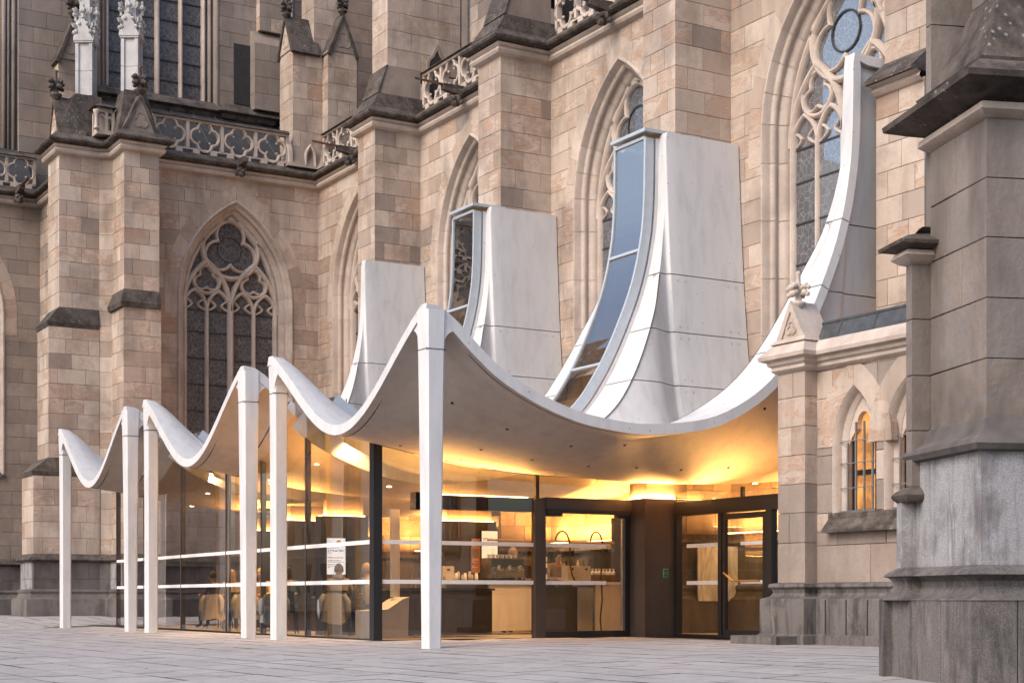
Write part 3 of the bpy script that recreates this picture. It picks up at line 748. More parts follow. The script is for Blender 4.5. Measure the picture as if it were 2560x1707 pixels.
# buttress heads carried up as flying-buttress piers
for i in (0, 1, 2):
    x0, x1 = BX[i]
    m = MB(); m.tone()
    m.frust((x0-.12, x1+.12, -1.62, .1), 14.56, (x0+.02, x1+.0, -1.33, .1), 15.02)
    wt = m.build('weathering', 'weathered_stone', cath)
    m = MB(); m.tone(); m.prism([(x0+.10, -1.33, 15.02), (x0+.10, -1.05, 15.82), (x0+.10, 0, 15.82), (x0+.10, 0, 15.02)], (x1-x0-.10, 0, 0)); m.build('sloped_course', 'sandstone_grey', cath)
    m = MB(); m.tone(); m.prism([(x0+.08, -1.36, 15.02), (x0+.08, -1.08, 15.84), (x0+.08, -1.045, 15.84), (x0+.08, -1.30, 15.02)], (x1-x0-.06, 0, 0)); m.build('slope_slab', 'weathered_stone', cath)
    pier(cath, 'flying_buttress_pier', x0+.12, x1, -1.05, 1.30, levels(15.82, 21.5, .50), faces='xyw', avg=.7, par=i)
    # parapet doorway in the pier side, its inner shade painted as a black face
    F = Fr((x1, .55), (0, 1), (1, 0)); nm = MB(); nm.tone()
    sh = [(-.26, 14.7), (.26, 14.7), (.26, 16.05), (.22, 16.18), (.10, 16.30), (.04, 16.42), (0, 16.5), (-.04, 16.42), (-.10, 16.30), (-.22, 16.18), (-.26, 16.05)]
    nm.add([F.p(a, .012, z) for a, z in sh], [tuple(range(len(sh)))]); nm.build('passage_shade', 'shade_black', cath)
    nm = MB(); nm.tone(); band2d(F, nm, sh, [(-.11, -.01), (-.10, -.03), (-.02, -.03), (0, -.005)], True); nm.build('passage_frame', 'sandstone_grey', cath)
# pair of gabled piers standing over the inner corner
def corner_pier(x0, x1, y0, y1, ax):
    pier(cath, 'corner_pier', x0, x1, y0, y1, levels(15.35, 18.5, .50), faces='xyw', avg=.5)
    m = MB(); m.tone(); m.frust((x0-.1, x1+.30, y0-.30, y1+.0), 14.62, (x0, x1+.02, y0-.02, y1), 15.36); m.build('sloped_base', 'sandstone_grey', cath)
corner_pier(-1.12, -.04, -.87, .16, 'x'); corner_pier(-.8, .40, .17, 1.20, 'y')
gable_roof(cath, -1.12, .02, -.90, .06, 18.5, 1.15, 'y', .06, front='sandstone'); finial(cath, -.55, -.88, 19.68, 1.)
gable_roof(cath, -.6, .42, .24, 1.16, 18.5, 1.25, 'x', .06); finial(cath, .38, .70, 19.78, 1.)
pier(cath, 'corner_shaft', -1.1, -.12, -.10, .9, levels(18.5, 22, .5), faces='xy', avg=.5)
for (F, c) in ((Fr((.0+.20, -.35), (0, 1), (1, 0)), 0), (Fr((.02, -1.10), (1, 0), (0, -1)), 1)):
    nb = MB(); nb.tone(); sh = point_arch(0, .17, 14.95, .42, 6); pts = [(-.17, 14.70)]+sh+[(.17, 14.70)]
    band2d(F, nb, pts, [(-.05, .12), (-.05, -.02), (0, -.04), (.03, 0), (.03, .12)]); nb.build('niche', 'sandstone_carved', cath)
# lean-to roofs behind the parapets
rf = MB(); rf.add([(-.25, -6.6, 14.66), (-.25, .2, 14.66), (-2.42, .2, 16.6), (-2.42, -6.6, 16.6)], [(0, 1, 2, 3)]); rf.build('side_roof', 'slate', cath)
rf = MB(); rf.add([(-.3, .3, 14.66), (28, .3, 14.66), (28, 3.5, 17.3), (-.3, 3.5, 17.3)], [(0, 1, 2, 3)]); rf.build('aisle_roof', 'slate', cath)
rf = MB(); rf.add([(-7.2, -16, 14.66), (-7.2, -7.3, 14.66), (-8.9, -7.3, 16.4), (-8.9, -16, 16.4)], [(0, 1, 2, 3)]); rf.build('chapel_roof', 'slate', cath)
# seams of the slate roof
for k in range(9):
    s = MB(); y = -6.4+k*.75; s.tube([(-.27, y, 14.70), (-2.42, y, 16.63)], .025, 5); s.build('roof_seam', 'lead_sheet', cath)
# transept clerestory with tall rectangular lights
pt = Part('clerestory_wall', cath)
FU = Fr((-2.5, 0), (0, 1), (1, 0))
def up_spans(z0, z1):
    return [(-9.0, -6.55, 0, 0), (-2.45, 3.6, 0, 0)] if z1 > 17.2 else [(-9, 3.6, 0, 0)]
ashlar(pt, 'sandstone_grey', FU, levels(14.6, 23, .5), up_spans, .95, 0)
cw = MB(); cw.tone((.2, .2, .1))
for q, (a, wd, d0) in enumerate(((-6.50, .10, -.02), (-6.30, .06, .12), (-2.72, .06, .12), (-2.52, .10, -.02))): band2d(FU, cw, [(a, 16.9), (a, 23)], sect(wd, d0, .5))
cwo = cw.build('clerestory_window', 'sandstone_grey', cath, kind='stuff')
for a, wd in ((-6.14, .05), (-5.28, .05), (-4.47, .07), (-3.68, .05), (-2.90, .06)):
    m = MB(); m.tone((.1, .1, .1)); band2d(FU, m, [(a, 17.05), (a, 23)], sect(wd, .20, .5)); m.build('mullion', 'sandstone_carved', cwo)
for a0, a1 in ((-6.12, -5.31), (-5.25, -4.53), (-4.41, -3.72), (-3.64, -2.94)):
    for k in range(9):
        m = MB(); z0 = 17.05+.66*k; m.add([FU.p(a0, -.42, z0), FU.p(a1, -.42, z0), FU.p(a1, -.42, z0+.65), FU.p(a0, -.42, z0+.65)], [(0, 1, 2, 3)]); m.build('pane', 'leaded_glass', cwo)
        m = MB(); band2d(FU, m, [(a0, z0), (a1, z0)], [(-.02, .42), (-.02, .38), (.02, .38), (.02, .42)]); m.build('saddle_bar', 'iron', cwo)
sl = MB(); sl.tone(); sl.sweep([(-2.5, -6.9), (-2.5, -2.35), (-2.35, -2.35), (-2.35, -.6), (-2.5, -.6), (-2.5, 1)], [(-.05, 17.12), (.0, 17.05), (.22, 16.85), (.24, 16.80), (.10, 16.74), (.04, 16.62)]); fixnormals(sl.build('string_course', 'weathered_stone', cath))
# recess shade painted as a black box, stone block with sloping head and downpipe beside it
sl = MB(); sl.box(-2.56, -2.46, -1.95, -1.30, 17.2, 19.2); sl.build('slot_shade', 'shade_black', cath)
bk = Part('stair_block', cath)
ashlar(bk, 'sandstone_grey', Fr((-2.05, 0), (0, 1), (1, 0)), levels(17.0, 19.2, .55), full(-1.38, -.35, 1, 0), 1.2, 0)
ashlar(bk, 'sandstone_grey', Fr((0, -1.38), (1, 0), (0, -1)), levels(17.0, 19.2, .55), full(-2.5, -2.05, 0, 1), 1.2, 0)
m = MB(); m.tone(); m.frust((-2.5, -2.05, -1.38, -.35), 19.2, (-2.5, -2.4, -1.38, -.35), 19.7); m.build('sloped_cap', 'sandstone_grey', cath)
pier(cath, 'wall_shaft', -2.5, -2.2, -1.15, -.30, levels(19.7, 23, .5), faces='xy', avg=.9, dark=.5)
dp = MB(); dp.tube([(-1.9, -.10, 23), (-1.9, -.10, 17.6), (-1.88, -.10, 17.3), (-1.62, -.05, 16.4), (-1.45, -.02, 15.75), (-1.2, .05, 15.55)], .075, 10)
for z in (21.6, 19.4, 17.7): dp.tube([(-1.9, -.10, z-.05), (-1.9, -.10, z+.05)], .095, 10)
dp.build('downpipe', 'zinc_pipe', cath, smooth=True)
# chapel clerestory at the far left with its colonnettes
pt = Part('chapel_clerestory', cath); FC = Fr((-9.0, 0), (0, 1), (1, 0))
ashlar(pt, 'sandstone_grey', FC, levels(14.6, 23.5, .52), full(-16, -5.5, 0, 0), .95, 1)
for a in (-7.95, -7.80, -7.62):
    m = MB(); m.tone(); m.tube([(-8.95, a+.0, 15.0), (-8.95, a, 23.5)], .075 if a != -7.80 else .05, 8); m.build('colonnette', 'sandstone_grey', cath, smooth=True)
# gabled pier between chapel and transept
pier(cath, 'gabled_pier', -3.3, -2.0, -7.9, -6.9, levels(14.6, 17.6, .5), faces='xyw', avg=.7, dark=.3)
gable_roof(cath, -3.3, -1.96, -7.9, -6.9, 17.55, 1.35, 'x', .08); finial(cath, -2.0, -7.4, 18.95, 1.3)
# nave clerestory far behind the piers
pt = Part('nave_wall', cath)
ashlar(pt, 'sandstone', Fr((0, 3.5), (1, 0), (0, -1)), levels(17.3, 24, .52), lambda z0, z1: [(-2.5, 1.2, 0, 0), (3.9, 8.3, 0, 0), (11.2, 15.4, 0, 0), (18.2, 28, 0, 0)], 1.0, 0, .3)
for a0, a1 in ((1.2, 3.9), (8.3, 11.2), (15.4, 18.2)):
    m = MB(); m.add([(a0, 3.9, 17.3), (a1, 3.9, 17.3), (a1, 3.9, 24), (a0, 3.9, 24)], [(0, 1, 2, 3)]); nw = m.build('nave_window', 'leaded_glass_cool', cath)
    for k in range(4):
        m = MB(); m.tone((.2, .2, .1)); xx = a0+(a1-a0)*k/3; m.box(xx-.06, xx+.06, 3.65, 3.88, 17.3, 24); m.build('mullion', 'sandstone_carved', nw)
# gargoyle spouts under the parapet
def gargoyle(x, y, d, z=14.42, spout=True):
    """stone beast head on a corbel, with a metal spout"""
    m = MB(); m.tone(); dx, dy = d; px, py = -dy, dx
    def q(f, s, zz): return (x+dx*f+px*s, y+dy*f+py*s, z+zz)
    m.add([q(0,-.12,-.16), q(.62,-.08,-.05), q(.62,.08,-.05), q(0,.12,-.16), q(0,-.12,.10), q(.62,-.09,.10), q(.62,.09,.10), q(0,.12,.10)], [(0,3,2,1),(4,5,6,7),(0,1,5,4),(1,2,6,5),(2,3,7,6),(3,0,4,7)])
    for f, s, zz, r in ((.16, 0, -.24, .15), (.26, 0, -.36, .11), (.30, .08, -.24, .06), (.30, -.08, -.24, .06), (.34, 0, -.30, .07), (.10, .1, -.34, .07), (.10, -.1, -.34, .07)): m.ball(q(f, s, zz), r, 7, 5)
    g = m.build('gargoyle', 'weathered_stone', cath)
    if spout:
        m = MB(); m.add([q(.5,-.06,.06), q(1.35,-.05,.10), q(1.35,.05,.10), q(.5,.06,.06), q(.5,-.06,.10), q(1.45,-.05,.13), q(1.45,.05,.13), q(.5,.06,.10)], [(0,3,2,1),(4,5,6,7),(0,1,5,4),(1,2,6,5),(2,3,7,6),(3,0,4,7)]); m.build('spout', 'wood_dark', g)
gargoyle(.22, -2.81, (1, 0), spout=False)
gargoyle(3.4, -.25, (0, -1)); gargoyle(10.2, -.25, (0, -1)); gargoyle(17.3, -.25, (0, -1)); gargoyle(-6.75, -8.0, (1, 0))
# ================================================================ annex with lancets
annex = thing('stone_annex', 'low sandstone annex with barred lancet windows beside the glass doors', 'building', (29.02, -4.31, 0))
pt = Part('annex_wall', annex)
AZ = [.94, 1.53, 1.75, 2.03, 2.48, 2.92, 3.36, 3.81, 4.24]
FX = Fr((0, -4.31), (1, 0), (0, -1))
LC = [(29.86, .40), (30.98, .40)]; LSILL, LSP = 2.02, 3.05
def lanc_hw(z, hw=.47, rise=.90):
    if z < LSILL or z > LSP+rise: return 0
    if z <= LSP: return hw
    R = (rise*rise+hw*hw)/(2*hw); return math.sqrt(max(0, R*R-(z-LSP)**2))-(R-hw)
def lspan(z0, z1):
    zz = max(z0, LSILL) if z1 > LSILL+.02 else z0; h = lanc_hw(zz)
    if h < .05: return [(29.02, 33.2, 2, 0)]
    out = [(29.02, LC[0][0]-h, 2, 0), (LC[0][0]+h, LC[1][0]-h, 0, 0), (LC[1][0]+h, 33.2, 0, 2)]
    return out
for zi in range(len(AZ)-1): ashlar(pt, 'sandstone', FX, AZ[zi:zi+2], lspan, .95, zi, .75 if zi < 4 else .4)
# arch stones of the lancets
for c, _ in LC:
    for sx in (-1, 1):
        hw, rise, W = .47, .90, .34; R = (rise*rise+hw*hw)/(2*hw); co = R-hw
        for k in range(2):
            th0 = math.acos(co/R); th1 = math.acos(max(-1, co/(R+W)))
            fa = []
            for r, th in ((R, th0), (R+W, th1)):
                fa.append([FX.p(c+sx*(co-r*math.cos(th*(k+i/3)/2)), .010 if sx < 0 else .0155, LSP+r*math.sin(th*(k+i/3)/2)) for i in range(4)])
            f_ = fa[0]+list(reversed(fa[1])); nb = Vector((0, .13, 0)); vs = f_+[p+nb for p in f_]
            pt.piece('voussoir', 'sandstone', vs, [tuple(range(8)) if sx > 0 else tuple(range(7, -1, -1))]+[(i, (i+1) % 8, 8+(i+1) % 8, 8+i) for i in range(8)], f_)
for c, _ in LC:
    F = Fr((c, -4.31), (1, 0), (0, -1)); m = MB(); m.tone((.3, .3, .1))
    def lout(o):
        hw, rise = .47-o, .90-o*1.15; a = point_arch(0, hw, LSP, rise, 8); return [(-hw, LSILL+.0)]+a+[(hw, LSILL+.0)]
    prof = [(0, -.014), (.03, .02), (.05, .08), (.06, .13), (.11, .16), (.14, .19), (.145, .30)]
    cv = [lout(o) for o, d in prof]
    for j in range(len(prof)-1):
        for i in range(len(cv[0])-1):
            m.add([F.p(cv[j][i][0], -prof[j][1], cv[j][i][1]), F.p(cv[j][i+1][0], -prof[j][1], cv[j][i+1][1]), F.p(cv[j+1][i+1][0], -prof[j+1][1], cv[j+1][i+1][1]), F.p(cv[j+1][i][0], -prof[j+1][1], cv[j+1][i][1])], [(0, 1, 2, 3)])
    wo = m.build('lancet_window', 'sandstone_carved', annex); autosmooth(fixnormals(wo), 40)
    # trefoil head plate
    m = MB(); m.tone((.3, .3, .1)); ou = lout(.14)[1:-1]; n = len(ou)
    inn = []
    for i in range(n):
        f = PI*(1-i/(n-1)); r = .15+.15*abs(math.cos(1.5*(f-PI/2))); inn.append((r*math.cos(f), LSP+.14+r*math.sin(f)*1.25))
    for i in range(n-1):
        m.add([F.p(ou[i][0], -.20, ou[i][1]), F.p(ou[i+1][0], -.20, ou[i+1][1]), F.p(inn[i+1][0], -.20, inn[i+1][1]), F.p(inn[i][0], -.20, inn[i][1])], [(0, 1, 2, 3)])
        m.add([F.p(inn[i][0], -.20, inn[i][1]), F.p(inn[i+1][0], -.20, inn[i+1][1]), F.p(inn[i+1][0], -.30, inn[i+1][1]), F.p(inn[i][0], -.30, inn[i][1])], [(0, 1, 2, 3)])
    fixnormals(m.build('trefoil_head', 'sandstone_carved', wo))
    g = MB(); pts = lout(.13); g.add([F.p(a, -.29, z) for a, z in pts], [tuple(range(len(pts)))]); g.build('pane', 'obscured_glass', wo)
    fb = MB(); fb.box(c-.33, c+.33, -4.04, -4.01, 2.60, 2.68); fb.box(c-.33, c-.29, -4.045, -4.01, LSILL, LSP+.1); fb.box(c+.29, c+.33, -4.045, -4.01, LSILL, LSP+.1); fb.box(c-.29, c+.29, -4.045, -4.01, LSILL, LSILL+.05); fb.build('frame', 'black_metal', wo)
    for a in (-.27, -.09, .09, .27):
        b = MB(); b.box(c+a-.014, c+a+.014, -4.20, -4.172, LSILL+.01, LSP+(.35 if abs(a) < .2 else .05)); b.build('grille_bar', 'grille_steel', wo)
    for z in (2.05, 2.40, 2.78, 3.12):
        b = MB(); b.box(c-.41, c+.41, -4.215, -4.203, z-.008, z+.008); b.build('grille_crossbar', 'grille_steel', wo)
    s = MB(); s.tone(); s.prism([(c-.56, -4.328, LSILL), (c-.56, -4.015, LSILL+.06), (c-.56, -4.015, 1.72), (c-.56, -4.47, 1.72), (c-.56, -4.47, 1.76), (c-.56, -4.328, 1.93)], (1.12, 0, 0)); s.build('sill', 'weathered_stone', wo)
# stepped corner pier with gabled head
pz = [.90, 1.58, 2.05, 2.50, 2.95, 3.40, 3.86, 4.33]
pier(annex, 'corner_pier', 28.39, 29.03, -4.56, -4.31, pz[:4], mat='sandstone_grey', faces='xyw', avg=1.2, dark=.0)
pier(annex, 'corner_pier', 28.39, 29.03, -4.56, -4.31, pz[3:], faces='xyw', avg=1.2, dark=.0)
AP = [(28.39, -3.4), (28.39, -4.56), (29.03, -4.56), (29.03, -4.31), (33.2, -4.31)]
seg_build('annex_cornice', 'sandstone_carved', AP, [(0, 4.25), (.03, 4.26), (.08, 4.31), (.07, 4.36), (.12, 4.39), (.13, 4.44), (.22, 4.47), (.23, 4.53), (.05, 4.72), (0, 4.72)], annex)
seg_build('annex_plinth', 'granite_dark', AP, [(0, .96), (.10, .94), (.115, .89), (.07, .85), (.055, .80), (.09, .745), (.20, .705), (.205, .69), (.205, .16), (.235, .14), (.235, -.2)], annex)
for k in range(9):
    for (f, L) in ((Fr((29.03, -4.31-.205), (1, 0), (0, -1)), 1),):
        m = MB(); a = .42+.46*k; m.box(29.03+a-.012, 29.03+a+.012, -4.52, -4.512, .16, .69); m.build('plinth_joint', 'dark_joint', annex)
gb = MB(); gb.tone(); gb.frust((28.30, 29.12, -4.66, -4.0), 4.72, (28.36, 29.06, -4.58, -4.0), 4.80); gbo = gb.build('pier_cap', 'sandstone_carved', annex)
gable_roof(annex, 28.42, 29.0, -4.56, -4.05, 4.80, .52, 'y', .03, front='sandstone', roof='sandstone_carved')
finial(annex, 28.71, -4.42, 5.30, .80, 'sandstone_carved')
ld_ = MB(); ld_.prism([(29.06, -4.36, 4.66), (29.06, -4.22, 4.98), (29.06, -4.1, 5.02), (29.06, -4.1, 4.66)], (4.1, 0, 0)); lo_ = ld_.build('lead_gutter', 'lead_sheet', annex)
for k in range(5):
    m = MB(); xx = 29.5+k*.78; m.tube([(xx, -4.365, 4.67), (xx, -4.225, 4.99)], .014, 5); m.build('lead_seam', 'lead_sheet', lo_)
rb = MB(); rb.tube([(29.05, -4.2, 5.0), (33.2, -4.2, 5.0)], .035, 8); rb.build('lead_roll', 'lead_sheet', lo_)
rf = MB(); rf.add([(29.06, -4.12, 5.0), (33.2, -4.12, 5.0), (33.2, -1.5, 5.2), (29.06, -1.5, 5.2)], [(0, 1, 2, 3)]); rf.build('annex_roof', 'lead_sheet', annex)
stp = MB(); stp.tone(); stp.box(28.02, 29.12, -5.22, -4.72, -.1, .13); stp.build('granite_step', 'granite_dark', annex)

# ================================================================ near buttress at the right edge (turned 20 degrees)
nb_rot = math.radians(-20.4)
near = thing('stone_buttress', 'massive weathered buttress of big stone blocks at the right edge of the picture', 'buttress', (38.17, -10.44, 0), nb_rot)
def near_pier(x0, x1, y0, y1, zs, mat, faces, avg, par=0, dark=0., kind='stone_block', name='buttress_stage'):
    p = Part(name, near); p.local = True
    if 'y' in faces: ashlar(p, mat, Fr((0, y0), (1, 0), (0, -1)), zs, full(x0, x1, 0, 1), avg, par, kind=kind)
    if 'x' in faces: ashlar(p, mat, Fr((x1, 0), (0, 1), (1, 0)), zs, full(y0, y1, 1 if 'y' in faces else 0, 0), avg*1.4, par+1, dark, kind=kind)
    return p
# local frame: corner of the shaft at (0,0); -y face looks left, +x face looks at the camera
near_pier(-1.13, 0, 0, 3.2, [2.29, 2.81, 3.34, 3.87, 4.39, 4.92], 'sandstone_near', 'xy', .66, 0, 0)
near_pier(-1.23, .10, -.10, 3.2, [.98, 2.0], 'granite_light', 'xy', 1.2, 0)
near_pier(-1.38, .28, -.28, 3.2, [-.35, .70], 'granite_dark', 'xy', .6, 0)
def nsweep(name, mat, path, prof):
    m = MB(); m.sweep(path, prof); o = m.build(name, mat, near); o.matrix_parent_inverse = Matrix.Identity(4); return autosmooth(fixnormals(o), 30)
NP = [(-1.13, 3.2), (-1.13, 0), (0, 0), (0, 3.2)]
nsweep('stage_moulding', 'dark_granite', NP, [(0, 2.30), (.02, 2.28), (.05, 2.20), (.10, 2.14), (.17, 2.10), (.20, 2.05), (.17, 2.0), (.09, 1.985)])
nsweep('stage_slope', 'granite_dark', NP, [(.10, 1.0), (.22, .94), (.245, .915), (.19, .90), (.14, .86), (.135, .81), (.17, .75), (.24, .715), (.285, .70), (.29, .69)])
nsweep('cap_moulding', 'sandstone_carved', NP, [(0, 4.91), (.03, 4.92), (.09, 4.97), (.08, 5.03), (.03, 5.05)])
nsweep('cap_drip', 'weathered_stone', NP, [(.02, 5.05), (.16, 5.10), (.33, 5.17), (.34, 5.22), (.30, 5.24), (.12, 5.38), (.08, 5.36), (.10, 5.42), (.02, 5.44), (-.28, 6.15)])
near_pier(-.85, -.28, .28, 3.2, [6.15, 7.2, 8.2], 'sandstone_near', 'xy', 1.3)
# narrower buttress clinging behind it
near_pier(-1.28, -1.14, -.18, 3.2, [1.76, 2.29, 2.81, 3.34, 3.87], 'sandstone_near', 'xy', .9, 1)
near_pier(-1.36, -1.24, -.24, 3.2, [.98, 1.62], 'granite_light', 'xy', 1.2, 1)
near_pier(-1.50, -1.39, -.36, 3.2, [-.35, .70], 'granite_dark', 'xy', .8, 1)
N2 = [(-1.28, .4), (-1.28, -.18), (-1.14, -.18), (-1.14, .3)]
nsweep('stage_slope', 'granite_dark', N2, [(.05, 1.0), (.14, .94), (.16, .915), (.12, .90), (.09, .86), (.09, .81), (.12, .75), (.15, .715), (.18, .70), (.185, .69)])
nsweep('small_cap', 'weathered_stone', N2, [(.055, 1.61), (.09, 1.64), (.105, 1.68), (.07, 1.72), (.02, 1.75), (-.02, 1.77)])
nsweep('cap_moulding', 'sandstone_carved', N2, [(0, 3.86), (.05, 3.88), (.11, 3.93), (.08, 3.98)])
nsweep('cap_drip', 'weathered_stone', N2, [(.05, 3.98), (.19, 4.02), (.20, 4.05), (.08, 4.11), (-.06, 4.16), (-.12, 4.22)])
near_pier(-1.32, -1.20, .04, 3.2, [4.16, 5.2, 6.15, 7.2, 8.2], 'sandstone_near', 'xy', 1.0, 0)

# ================================================================ ground
def gz(x, y):
    z = 0.
    if y < -9: z -= .03*(min(-9-y, 7))
    if x < 6.2: z += .04*min(6.2-x, 5)*max(0, min(1, (y+12.5)/2.5)) if y < -10 else .04*min(6.2-x, 5)
    return z
def grid_sheet(name, x0, x1, y0, y1, nx, ny, dz, mat):
    m = MB(); m.tone((.5, .5, .5))
    P = [[(x0+(x1-x0)*i/nx, y0+(y1-y0)*j/ny) for i in range(nx+1)] for j in range(ny+1)]
    vs = [(x, y, gz(x, y)+dz) for r in P for x, y in r]
    m.add(vs, [(j*(nx+1)+i, j*(nx+1)+i+1, (j+1)*(nx+1)+i+1, (j+1)*(nx+1)+i) for j in range(ny) for i in range(nx)])
    return m.build(name, mat)
g = grid_sheet('ground', -150, 200, -160, 40, 140, 200, -.016, 'paving_seam'); tag(g, kind='structure')
pave = MB(); pave.tone(); pave.add([(-40, -40, -3), (-39.9, -40, -3), (-39.9, -39.9, -3)], [(0, 1, 2)])
pv = thing('pavement', None, None, (0, 0, 0)); pv['kind'] = 'structure'
slabs = []
y = -26.
while y < -3.2:
    h = .48 if RND.random() < .5 else .62
    x = -14.+RND.uniform(0, 1)
    while x < 46:
        wd = RND.choice((.8, 1.0, 1.25)); cx, cy = x+wd/2, y+h/2
        if not (cy > -9.0 and 6.2 < cx < 23.6) and not (cy > -4 and cx > 23) and not (cx < .2 and cy > -9.2) and not (cx < 1.8 and cy > -7.2):
            pr = project((cx, cy, gz(cx, cy))); rx, ry = cx-CAM.x, cy-CAM.y; d = -rx*math.cos(TH)+ry*math.sin(TH)
            if d > 3 and -250 < pr[0] < 2800 and pr[1] < 1800: slabs.append((d, x, wd, y, h))
        x += wd
    y += h
slabs.sort(key=lambda s: abs(s[0]-17)+.0 if s[0] > 13 else 99)
rest = MB()
def slab_geo(mb, x, wd, y, h):
    dz = RND.uniform(-.002, .002); cc = [RND.choice((.0005, .001, .003, .006, .012, .018)) for _ in range(4)]; x0, x1, y0, y1 = x+.001, x+wd-.001, y+.001, y+h-.001
    q = lambda X, Y, e: (X, Y, gz(X, Y)+dz+e)
    mb.tone((RND.random(), RND.random(), RND.random())); cl, cr_, cb, ct = cc; D = .03
    tp = [q(x0+cl*1.6, y0+cb*1.6, 0), q(x1-cr_*1.6, y0+cb*1.6, 0), q(x1-cr_*1.6, y1-ct*1.6, 0), q(x0+cl*1.6, y1-ct*1.6, 0)]
    lo = [q(x0, y0, -cb), q(x1, y0, -cb), q(x1, y0, -cr_), q(x1, y1, -cr_), q(x1, y1, -ct), q(x0, y1, -ct), q(x0, y1, -cl), q(x0, y0, -cl)]
    mb.mi = 0; mb.add(tp, [(0, 1, 2, 3)]); mb.mi = 1
    mb.add(tp+lo, [(4, 5, 1, 0), (6, 7, 2, 1), (8, 9, 3, 2), (10, 11, 0, 3)])
for i, (d, x, wd, y, h) in enumerate(slabs):
    if i < 300:
        m = MB(); slab_geo(m, x, wd, y, h); m.build('paving_slab', ['paving', 'paving_seam'], pv, loc=(x+wd/2, y+h/2, gz(x, y)))
    else: slab_geo(rest, x, wd, y, h)
rest.build('paving_slabs', ['paving', 'paving_seam'], pv, kind='stuff')
# ================================================================ pavilion: three hanging concrete shells
def cr(pts, x):
    """Catmull-Rom through (x, y) control points"""
    n = len(pts)
    if x <= pts[0][0]: return pts[0][1]
    if x >= pts[-1][0]: return pts[-1][1]
    i = max(k for k in range(n) if pts[k][0] <= x); i = min(i, n-2)
    p0 = pts[max(i-1, 0)]; p1 = pts[i]; p2 = pts[i+1]; p3 = pts[min(i+2, n-1)]; h = p2[0]-p1[0]; t = (x-p1[0])/h
    m1 = (p2[1]-p0[1])/(p2[0]-p0[0])*h; m2 = (p3[1]-p1[1])/(p3[0]-p1[0])*h
    return (2*t**3-3*t*t+1)*p1[1]+(t**3-2*t*t+t)*m1+(-2*t**3+3*t*t)*p2[1]+(t**3-t*t)*m2
EDGE = [(-10.17, 5.08), (-10.0, 5.07), (-9.67, 4.86), (-9.32, 4.54), (-8.86, 4.18), (-8.17, 3.84), (-7.51, 3.63), (-7.03, 3.55), (-6.3, 3.50), (-5.5, 3.57),
        (-4.95, 3.68), (-4.4, 3.91), (-3.83, 4.28), (-3.4, 4.72), (-2.95, 5.42), (-2.5, 6.35), (-2.2, 7.15), (-1.99, 8.1), (-1.92, 8.95), (-1.90, 10.18)]
MIDZ = [(-10.17, 3.57), (-9.3, 3.46), (-7.5, 3.20), (-6.1, 3.08), (-4, 2.99), (-2, 3.05), (0, 3.25)]
KK = [(-10.2, 2.), (-6, 1.6), (-4, 1.8), (-2.9, 3.4), (-2.2, 5.8), (-1.9, 7.5), (0, 8.2)]
TK = .17
FLG = [(-10.2, .17), (-8, .20), (-6.5, .6), (-5.2, 1.2), (-4.2, 1.3), (-3.3, 1.05), (-2.5, .70), (-2.2, .44), (-1.95, .25), (-1.9, .24), (0, .24)]
def edge_h(y): return cr(EDGE, y) if y < -1.90 else 10.18
class Shell:
    def __init__(s, fl, fr_, bl, br): s.q = (fl, fr_, bl, br)
    def lim(s, y):
        t = max(0, min(1, (y+10.1)/8.2)); fl, fr_, bl, br = s.q
        return fl+(bl-fl)*t, fr_+(br-fr_)*t
    def z_at(s, xi, y):
        E, b = edge_h(y), cr(MIDZ, y); u = max(0, min(1, (y+10.17)/5.2)); w = u*u*(3-2*u); k = cr(KK, y)
        g0 = .5*xi*xi+.25*(1-math.cos(PI*xi)); gc = (math.cosh(k*xi)-1)/(math.cosh(k)-1)
        return b+(E-b)*((1-w)*g0+w*gc), w, k
    def xi(s, x, y): a, b = s.lim(y); return max(-1, min(1, 2*(x-a)/(b-a)-1))
    def z(s, x, y): return s.zf(x, y)
    def flange(s, y):
        return cr(FLG, y)
    def zf(s, x, y):
        a, b = s.lim(y); f = s.flange(y)
        if x < a+f or x > b-f: return edge_h(y)
        return s.z_at(2*(x-a-f)/(b-a-2*f)-1, y)[0]
    def pt(s, tau, y):
        _, w, k = s.z_at(0, y); xi = (1-w)*tau+w*math.asinh(tau*math.sinh(k))/k
        a, b = s.lim(y); f = s.flange(y); return Vector(((a+b)/2+xi*((b-a)/2-f), y, s.z_at(xi, y)[0]))
SH = [Shell(6.62, 12.40, 7.30, 13.14), Shell(13.62, 19.70, 14.36, 20.25), Shell(20.92, 27.10, 21.50, 27.24)]
pav = thing('concrete_pavilion', 'white concrete and glass cafe pavilion with draped shell roof on slender posts', 'pavilion', (15, -5, 0))
# rows along the edge, evenly spaced by arc length
ys = [-10.17]; fine = [(-10.17+8.27*i/3000) for i in range(3001)]; acc = 0; last = (-10.17, edge_h(-10.17))
for y in fine:
    e = edge_h(y); acc += math.hypot(y-last[0], e-last[1]); last = (y, e)
    if acc > .22: ys.append(y); acc = 0
ys += [-1.90+.03+(1.87-.03)*i/6 for i in range(0, 7)]
ys = sorted(set(round(y, 4) for y in ys))
NT_ = 40
def cutz(bm, z, ymin):
    for dz in (-.010, .010):
        fc = [f for f in bm.faces if f.calc_center_median().y > ymin]
        gm = set(fc); [gm.update(f.edges) for f in fc]; [gm.update(f.verts) for f in fc]
        bmesh.ops.bisect_plane(bm, geom=list(gm), plane_co=(0, 0, z+dz), plane_no=(0, 0, 1), dist=1e-5)
    bmesh.ops.delete(bm, geom=[f for f in bm.faces if abs(f.calc_center_median().z-z) < .0101 and f.calc_center_median().y > ymin], context='FACES')
